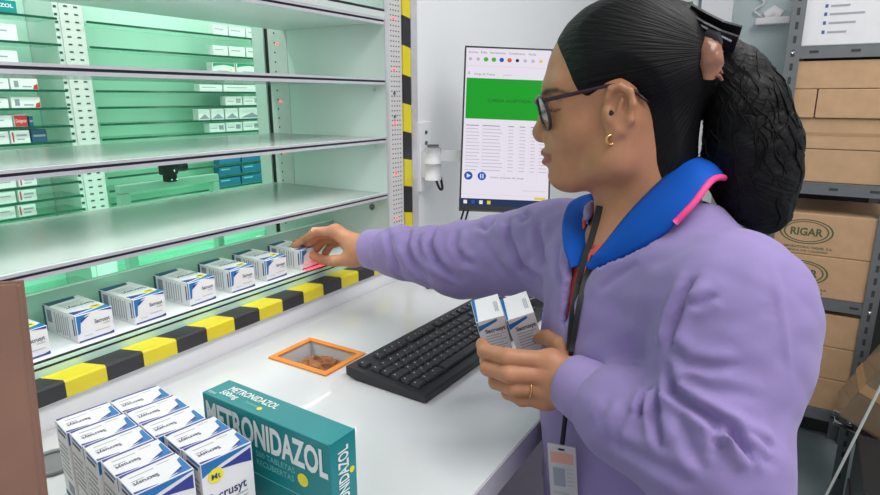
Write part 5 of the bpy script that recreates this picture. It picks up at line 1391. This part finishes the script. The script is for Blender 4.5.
# collar
ck = [((586, 266, .062), (590, 270, .066)), ((604, 245, .064), (622, 258, .086)), ((628, 215, .062), (658, 238, .108)), ((654, 188, .055), (690, 208, .108)), ((682, 163, .040), (713, 180, .078)), ((699, 158, 0), (728, 180, 0)), ((684, 164, -.040), (712, 184, -.07)), ((648, 182, -.056), (668, 200, -.10)), ((612, 194, -.058), (590, 200, -.105))]
ci_ = [hw(*a) for a, c in ck]; co_ = [hw(*c) for a, c in ck]
for a, c in (((603, 200), (571, 203)), ((598, 220), (563, 222)), ((589, 244), (564, 247)), ((578, 267), (571, 269))):
    p = cast(c[0], c[1], [bvj], .010); dd_ = depth(p) if p is not None else .80
    ci_.append(pd(a[0], a[1], dd_ + .004)); co_.append(pd(c[0], c[1], dd_))
ci_ = np.array(ci_); co_ = np.array(co_)
ins_ = np.array(bez(ci_, 100)); out_ = np.array(bez(co_, 100)); n = len(ins_); mcol = 9
neckc = np.array([hw(655, 205, 0)])
grid = []
for i in range(n):
    for j in range(mcol):
        t = j/(mcol-1); p = ins_[i]*(1-t) + out_[i]*t; o_ = p - hw(650, 225, 0); o_ -= (o_ @ Z)*Z; o_ /= np.linalg.norm(o_)+1e-9
        grid.append(p + (o_*0.004 + Z*0.004)*math.sin(PI*t)*(1 if 3 < i < n-4 else .3))
grid = np.array(grid)
for _ in range(0):
    g32 = grid.astype(F32); dj = jacket0(g32) - 0.006; ee_ = 0.002
    gr = np.stack([(jacket0((grid + ax*ee_).astype(F32)) - jacket0((grid - ax*ee_).astype(F32))) for ax in (X, Y, Z)], 1).astype(float); gr /= np.linalg.norm(gr, axis=1)[:, None] + 1e-9
    grid = grid + gr*np.maximum(-dj, 0)[:, None]
Fg = np.array([(i*mcol+j, i*mcol+j+1, (i+1)*mcol+j+1, (i+1)*mcol+j) for i in range(n-1) for j in range(mcol-1)])
Ng = vnormals(grid, Fg)
if (Ng[len(grid)//4] @ e_l) < 0: Ng = -Ng
top = grid + Ng*.0018; bot = grid - Ng*.0018; M2 = len(grid)
Fa = [f_ for f_ in Fg] + [f_[::-1] + M2 for f_ in Fg]
bd = [i*mcol for i in range(n)] + [(n-1)*mcol + j for j in range(1, mcol)] + [i*mcol + mcol-1 for i in range(n-2, -1, -1)] + [j for j in range(mcol-2, 0, -1)]
Fa += [np.array((bd[i], bd[(i+1) % len(bd)], bd[(i+1) % len(bd)]+M2, bd[i]+M2)) for i in range(len(bd))]
cl = mesh_obj('collar', np.concatenate([top, bot]), np.array(Fa), [M_coll]); att(cl)
b = MB(); k0_, k1_ = int(n*0.215), int(n*0.47); b.tube([p + Z*.0005 for p in out_[k0_:k1_]], .0035, M_pink, 8); o = b.build('piping'); o.parent = cl
o['label'] = 'pink piping on the blue collar'
# tuck the jacket under the collar
bvc = BVHTree.FromPolygons([Vector(v_) for v_ in grid], [list(map(int, f_)) for f_ in Fg])
jm = jk.data; co_j = np.empty(len(jm.vertices)*3, np.float32); jm.vertices.foreach_get('co', co_j); co_j = co_j.reshape(-1, 3).astype(float)
rel = co_j - CC; zz_j = rel @ CF; pxj = CX + FPX*(rel @ CR)/zz_j; pyj = CY - FPX*(rel @ CU)/zz_j
for i in np.where((pxj > 555) & (pxj < 730) & (pyj > 140) & (pyj < 285))[0]:
    d_ = rel[i]; dist = np.linalg.norm(d_); d_ = d_/dist
    h_ = bvc.ray_cast(Vector(CC), Vector(d_))
    if h_[0] is not None and dist < h_[3] + .006 and h_[3] - dist < .05: co_j[i] = CC + d_*(h_[3] + .008)
jm.vertices.foreach_set('co', co_j.astype(np.float32).ravel()); jm.update()
jV = co_j; bvj = BVHTree.FromPolygons([Vector(v_) for v_ in jV], [list(map(int, f_)) for f_ in jF])
# shirt under the jacket
def shirtsdf(P):
    d = torso(P, -0.004)
    d = smin(d, rc(P, NB, sL, .050, .052), 0.04); d = smin(d, rc(P, NB, sR, .048, .050), 0.04)
    d = smax(d, -rc(P, hw(668, 150), hw(640, 240), .060, .066), 0.006)
    d = smax(d, -rc(P, hw(622, 225, 0), hw(600, 262, 0.03), .040, .020), 0.006)
    return d
shV, shF = sculpt(shirtsdf, np.minimum.reduce([sL, sR, ch-.2])-.06, np.maximum.reduce([sL, sR, ch+.2, NB])+.06, 0.006, 1)
att(mesh_obj('shirt', shV, shF, [M_shirt]))
# lanyard and badge
trees = [bvj, bvb, BVHTree.FromPolygons([Vector(v_) for v_ in shV], [list(map(int, f_)) for f_ in shF])]
def strip(pts, wid, mt, b, off=.004):
    c3 = []
    for i in range(len(pts)-1):
        for k in range(6):
            t = k/6; p = cast(pts[i][0]*(1-t)+pts[i+1][0]*t, pts[i][1]*(1-t)+pts[i+1][1]*t, trees, off)
            if p is not None: c3.append(p)
    p = cast(*pts[-1], trees, off); c3.append(p)
    c3 = np.array(c3)
    for _ in range(6): c3[1:-1] = 0.25*c3[:-2] + 0.5*c3[1:-1] + 0.25*c3[2:]
    T = np.gradient(c3, axis=0); T /= np.linalg.norm(T, axis=1)[:, None]
    W_ = np.cross(T, -(c3-CC)/np.linalg.norm(c3-CC, axis=1)[:, None]); W_ /= np.linalg.norm(W_, axis=1)[:, None]
    Nn = np.cross(W_, T); k = len(c3)
    Vv = list(c3 + W_*wid + Nn*.0007) + list(c3 - W_*wid + Nn*.0007) + list(c3 + W_*wid - Nn*.0007) + list(c3 - W_*wid - Nn*.0007)
    Fc = []
    for i in range(k-1): Fc += [(i, i+1, k+i+1, k+i), (2*k+i, 3*k+i, 3*k+i+1, 2*k+i+1), (i, 2*k+i, 2*k+i+1, i+1), (k+i, k+i+1, 3*k+i+1, 3*k+i)]
    b.add(Vv, Fc, mt); return c3
b = MB(); M_lan = mat('lanyard_black', (22, 22, 26), 0.6)
strip([(600, 206), (594, 232), (585, 258), (577, 290), (572, 322), (570, 350)], .0042, M_lan, b)
lend = strip([(594, 256), (586, 276), (580, 300), (575, 330), (571, 352)], .0032, M_lan, b, .006)[-1]
bpos = pd(563, 470, .665)
bu = (tl*0.35 - tf*0.55); bu = CR*0.94 - CF*0.30*np.array([1, 1, 0]); bu[2] = 0; bu /= np.linalg.norm(bu); bn = np.cross(bu, Z); bv_ = Z*0.98 + bu*(-0.10); bv_ /= np.linalg.norm(bv_); bn = np.cross(bu, bv_)
bo = bpos - bu*.0155 - bv_*.062
btop = bo + bu*.0155 + bv_*.089
b.tube([lend, lend*.5 + btop*.5 - CF*.004, btop], .0028, M_lan, 8)
ln_ = att(b.build('lanyard'))
Mb = Matrix(((bu[0], bv_[0], bn[0], bo[0]), (bu[1], bv_[1], bn[1], bo[1]), (bu[2], bv_[2], bn[2], bo[2]), (0, 0, 0, 1)))
b = MB(); M_badge = mat('badge_holder', (186, 180, 186), 0.3, coat=0.5); M_bpr = mat('badge_band', (206, 150, 138), 0.5)
b.box((0, 0, 0), (.031, .094, .003), M_badge, M=Mb, bev=.0012)
def bp_(a0, b0, a1, b1, mt): b.add([(Mb @ Vector((x_, y_, .0032)))[:] for x_, y_ in ((a0, b0), (a1, b0), (a1, b1), (a0, b1))], [(0, 1, 2, 3)], mt)
bp_(.003, .072, .028, .085, M_bpr); bp_(.005, .043, .018, .066, M_bp); 
for i in range(5): bp_(.020, .045+.005*i, .027, .047+.005*i, M_bg)
for i in range(4): bp_(.004, .012+.007*i, .022, .015+.007*i, M_bg)
bp_(.012, .088, .019, .0905, M_dark2)
o = b.build('badge'); o.parent = ln_
# trousers and shoes
def trous(P):
    d = el(P, hp_ - Z*0.02, (.128, .168, .13), TA)
    for s, ft in zip((1, -1), feet):
        h_ = hp_ + tl*s*0.085 + Z*(-0.04); kn = (h_+ft)/2 + tf*0.02
        d = smin(d, rc(P, h_, kn, .088, .064), 0.03); d = smin(d, rc(P, kn, ft + Z*0.10, .064, .054), 0.02)
    d = smax(d, (0.075 - P[:, 2]).astype(F32), .004)
    return smax(d, (P[:, 2] - 0.86).astype(F32), .004)
tV, tF = sculpt(trous, np.array([hp_[0]-.3, hp_[1]-.3, 0.04]), np.array([hp_[0]+.3, hp_[1]+.3, 0.95]), 0.009, 1)
att(mesh_obj('trousers', tV, tF, [M_trou]))
for s, ft in zip((1, -1), feet):
    def shoe(P, ft=ft):
        d = rc(P, ft + Z*0.045 - tf*0.02, ft + tf*0.15 + Z*0.035, .043, .037)
        d = smin(d, rc(P, ft + Z*0.05, ft + Z*0.10, .042, .042), .02)
        return smax(d, (0.003 - P[:, 2]).astype(F32), .003)
    sV, sF = sculpt(shoe, ft + np.array((-.2, -.2, -.01)), ft + np.array((.25, .25, .16)), 0.006, 1)
    att(mesh_obj('shoe', sV, sF, [M_dark2]))
# finger ring
rp0, rp1 = LH[2][0][0], LH[2][0][1]; rcn = rp0*0.45 + rp1*0.55; ra_ = (rp1-rp0)/np.linalg.norm(rp1-rp0); u1 = np.cross(ra_, Z); u1 /= np.linalg.norm(u1); u2 = np.cross(ra_, u1)
b = MB(); b.tube([rcn + .0108*(math.cos(t)*u1 + math.sin(t)*u2) for t in np.linspace(0, 2*PI, 28, endpoint=False)], .0013, M_gold, 8, closed=True); att(b.build('finger_ring'))
# ------------------------------------------------------------------ the two held boxes
hmesh = tablet_mesh(0.0350, 0.089, 0.0375, held=True).build('tablet_box')
t_ = math.radians(48)
for i, (px, py, d, roll, lb) in enumerate(((490, 319, .715, 15, 'tablet box held upright in the left hand, the left one of the two'), (520, 316.5, .715, 18, 'tablet box held upright in the left hand, the right one nearer the jacket'))):
    ro = math.radians(roll); vd = -ray(px, py); vd /= np.linalg.norm(vd)
    r_ = CR - (CR @ vd)*vd; r_ /= np.linalg.norm(r_); u_ = np.cross(vd, r_)
    Wx = math.cos(ro)*r_ + math.sin(ro)*u_; Lx = -math.sin(ro)*r_ + math.cos(ro)*u_
    Lw = math.cos(t_)*Lx + math.sin(t_)*vd               # long axis, pointing to the visible end
    Nw = np.cross(Lw, Wx); Nw = -Nw if Nw @ vd < 0 else Nw
    # local -Y -> Lw (end face), +Z (dot side) -> Nw, X -> cross
    Yv = Lw; Xv = np.cross(Yv, Nw)
    o = hmesh if i == 0 else hmesh.copy()
    if i: COL.objects.link(o)
    c = pd(px, py, d)                                     # middle of the fold edge between end face and dot side
    org_ = c - Nw*0.0375 - Lw*0.089
    o.matrix_world = Matrix(((Xv[0], Yv[0], Nw[0], org_[0]), (Xv[1], Yv[1], Nw[1], org_[1]), (Xv[2], Yv[2], Nw[2], org_[2]), (0, 0, 0, 1)))
    tag(o, lb, 'medicine box', 'tablet boxes held in the left hand')
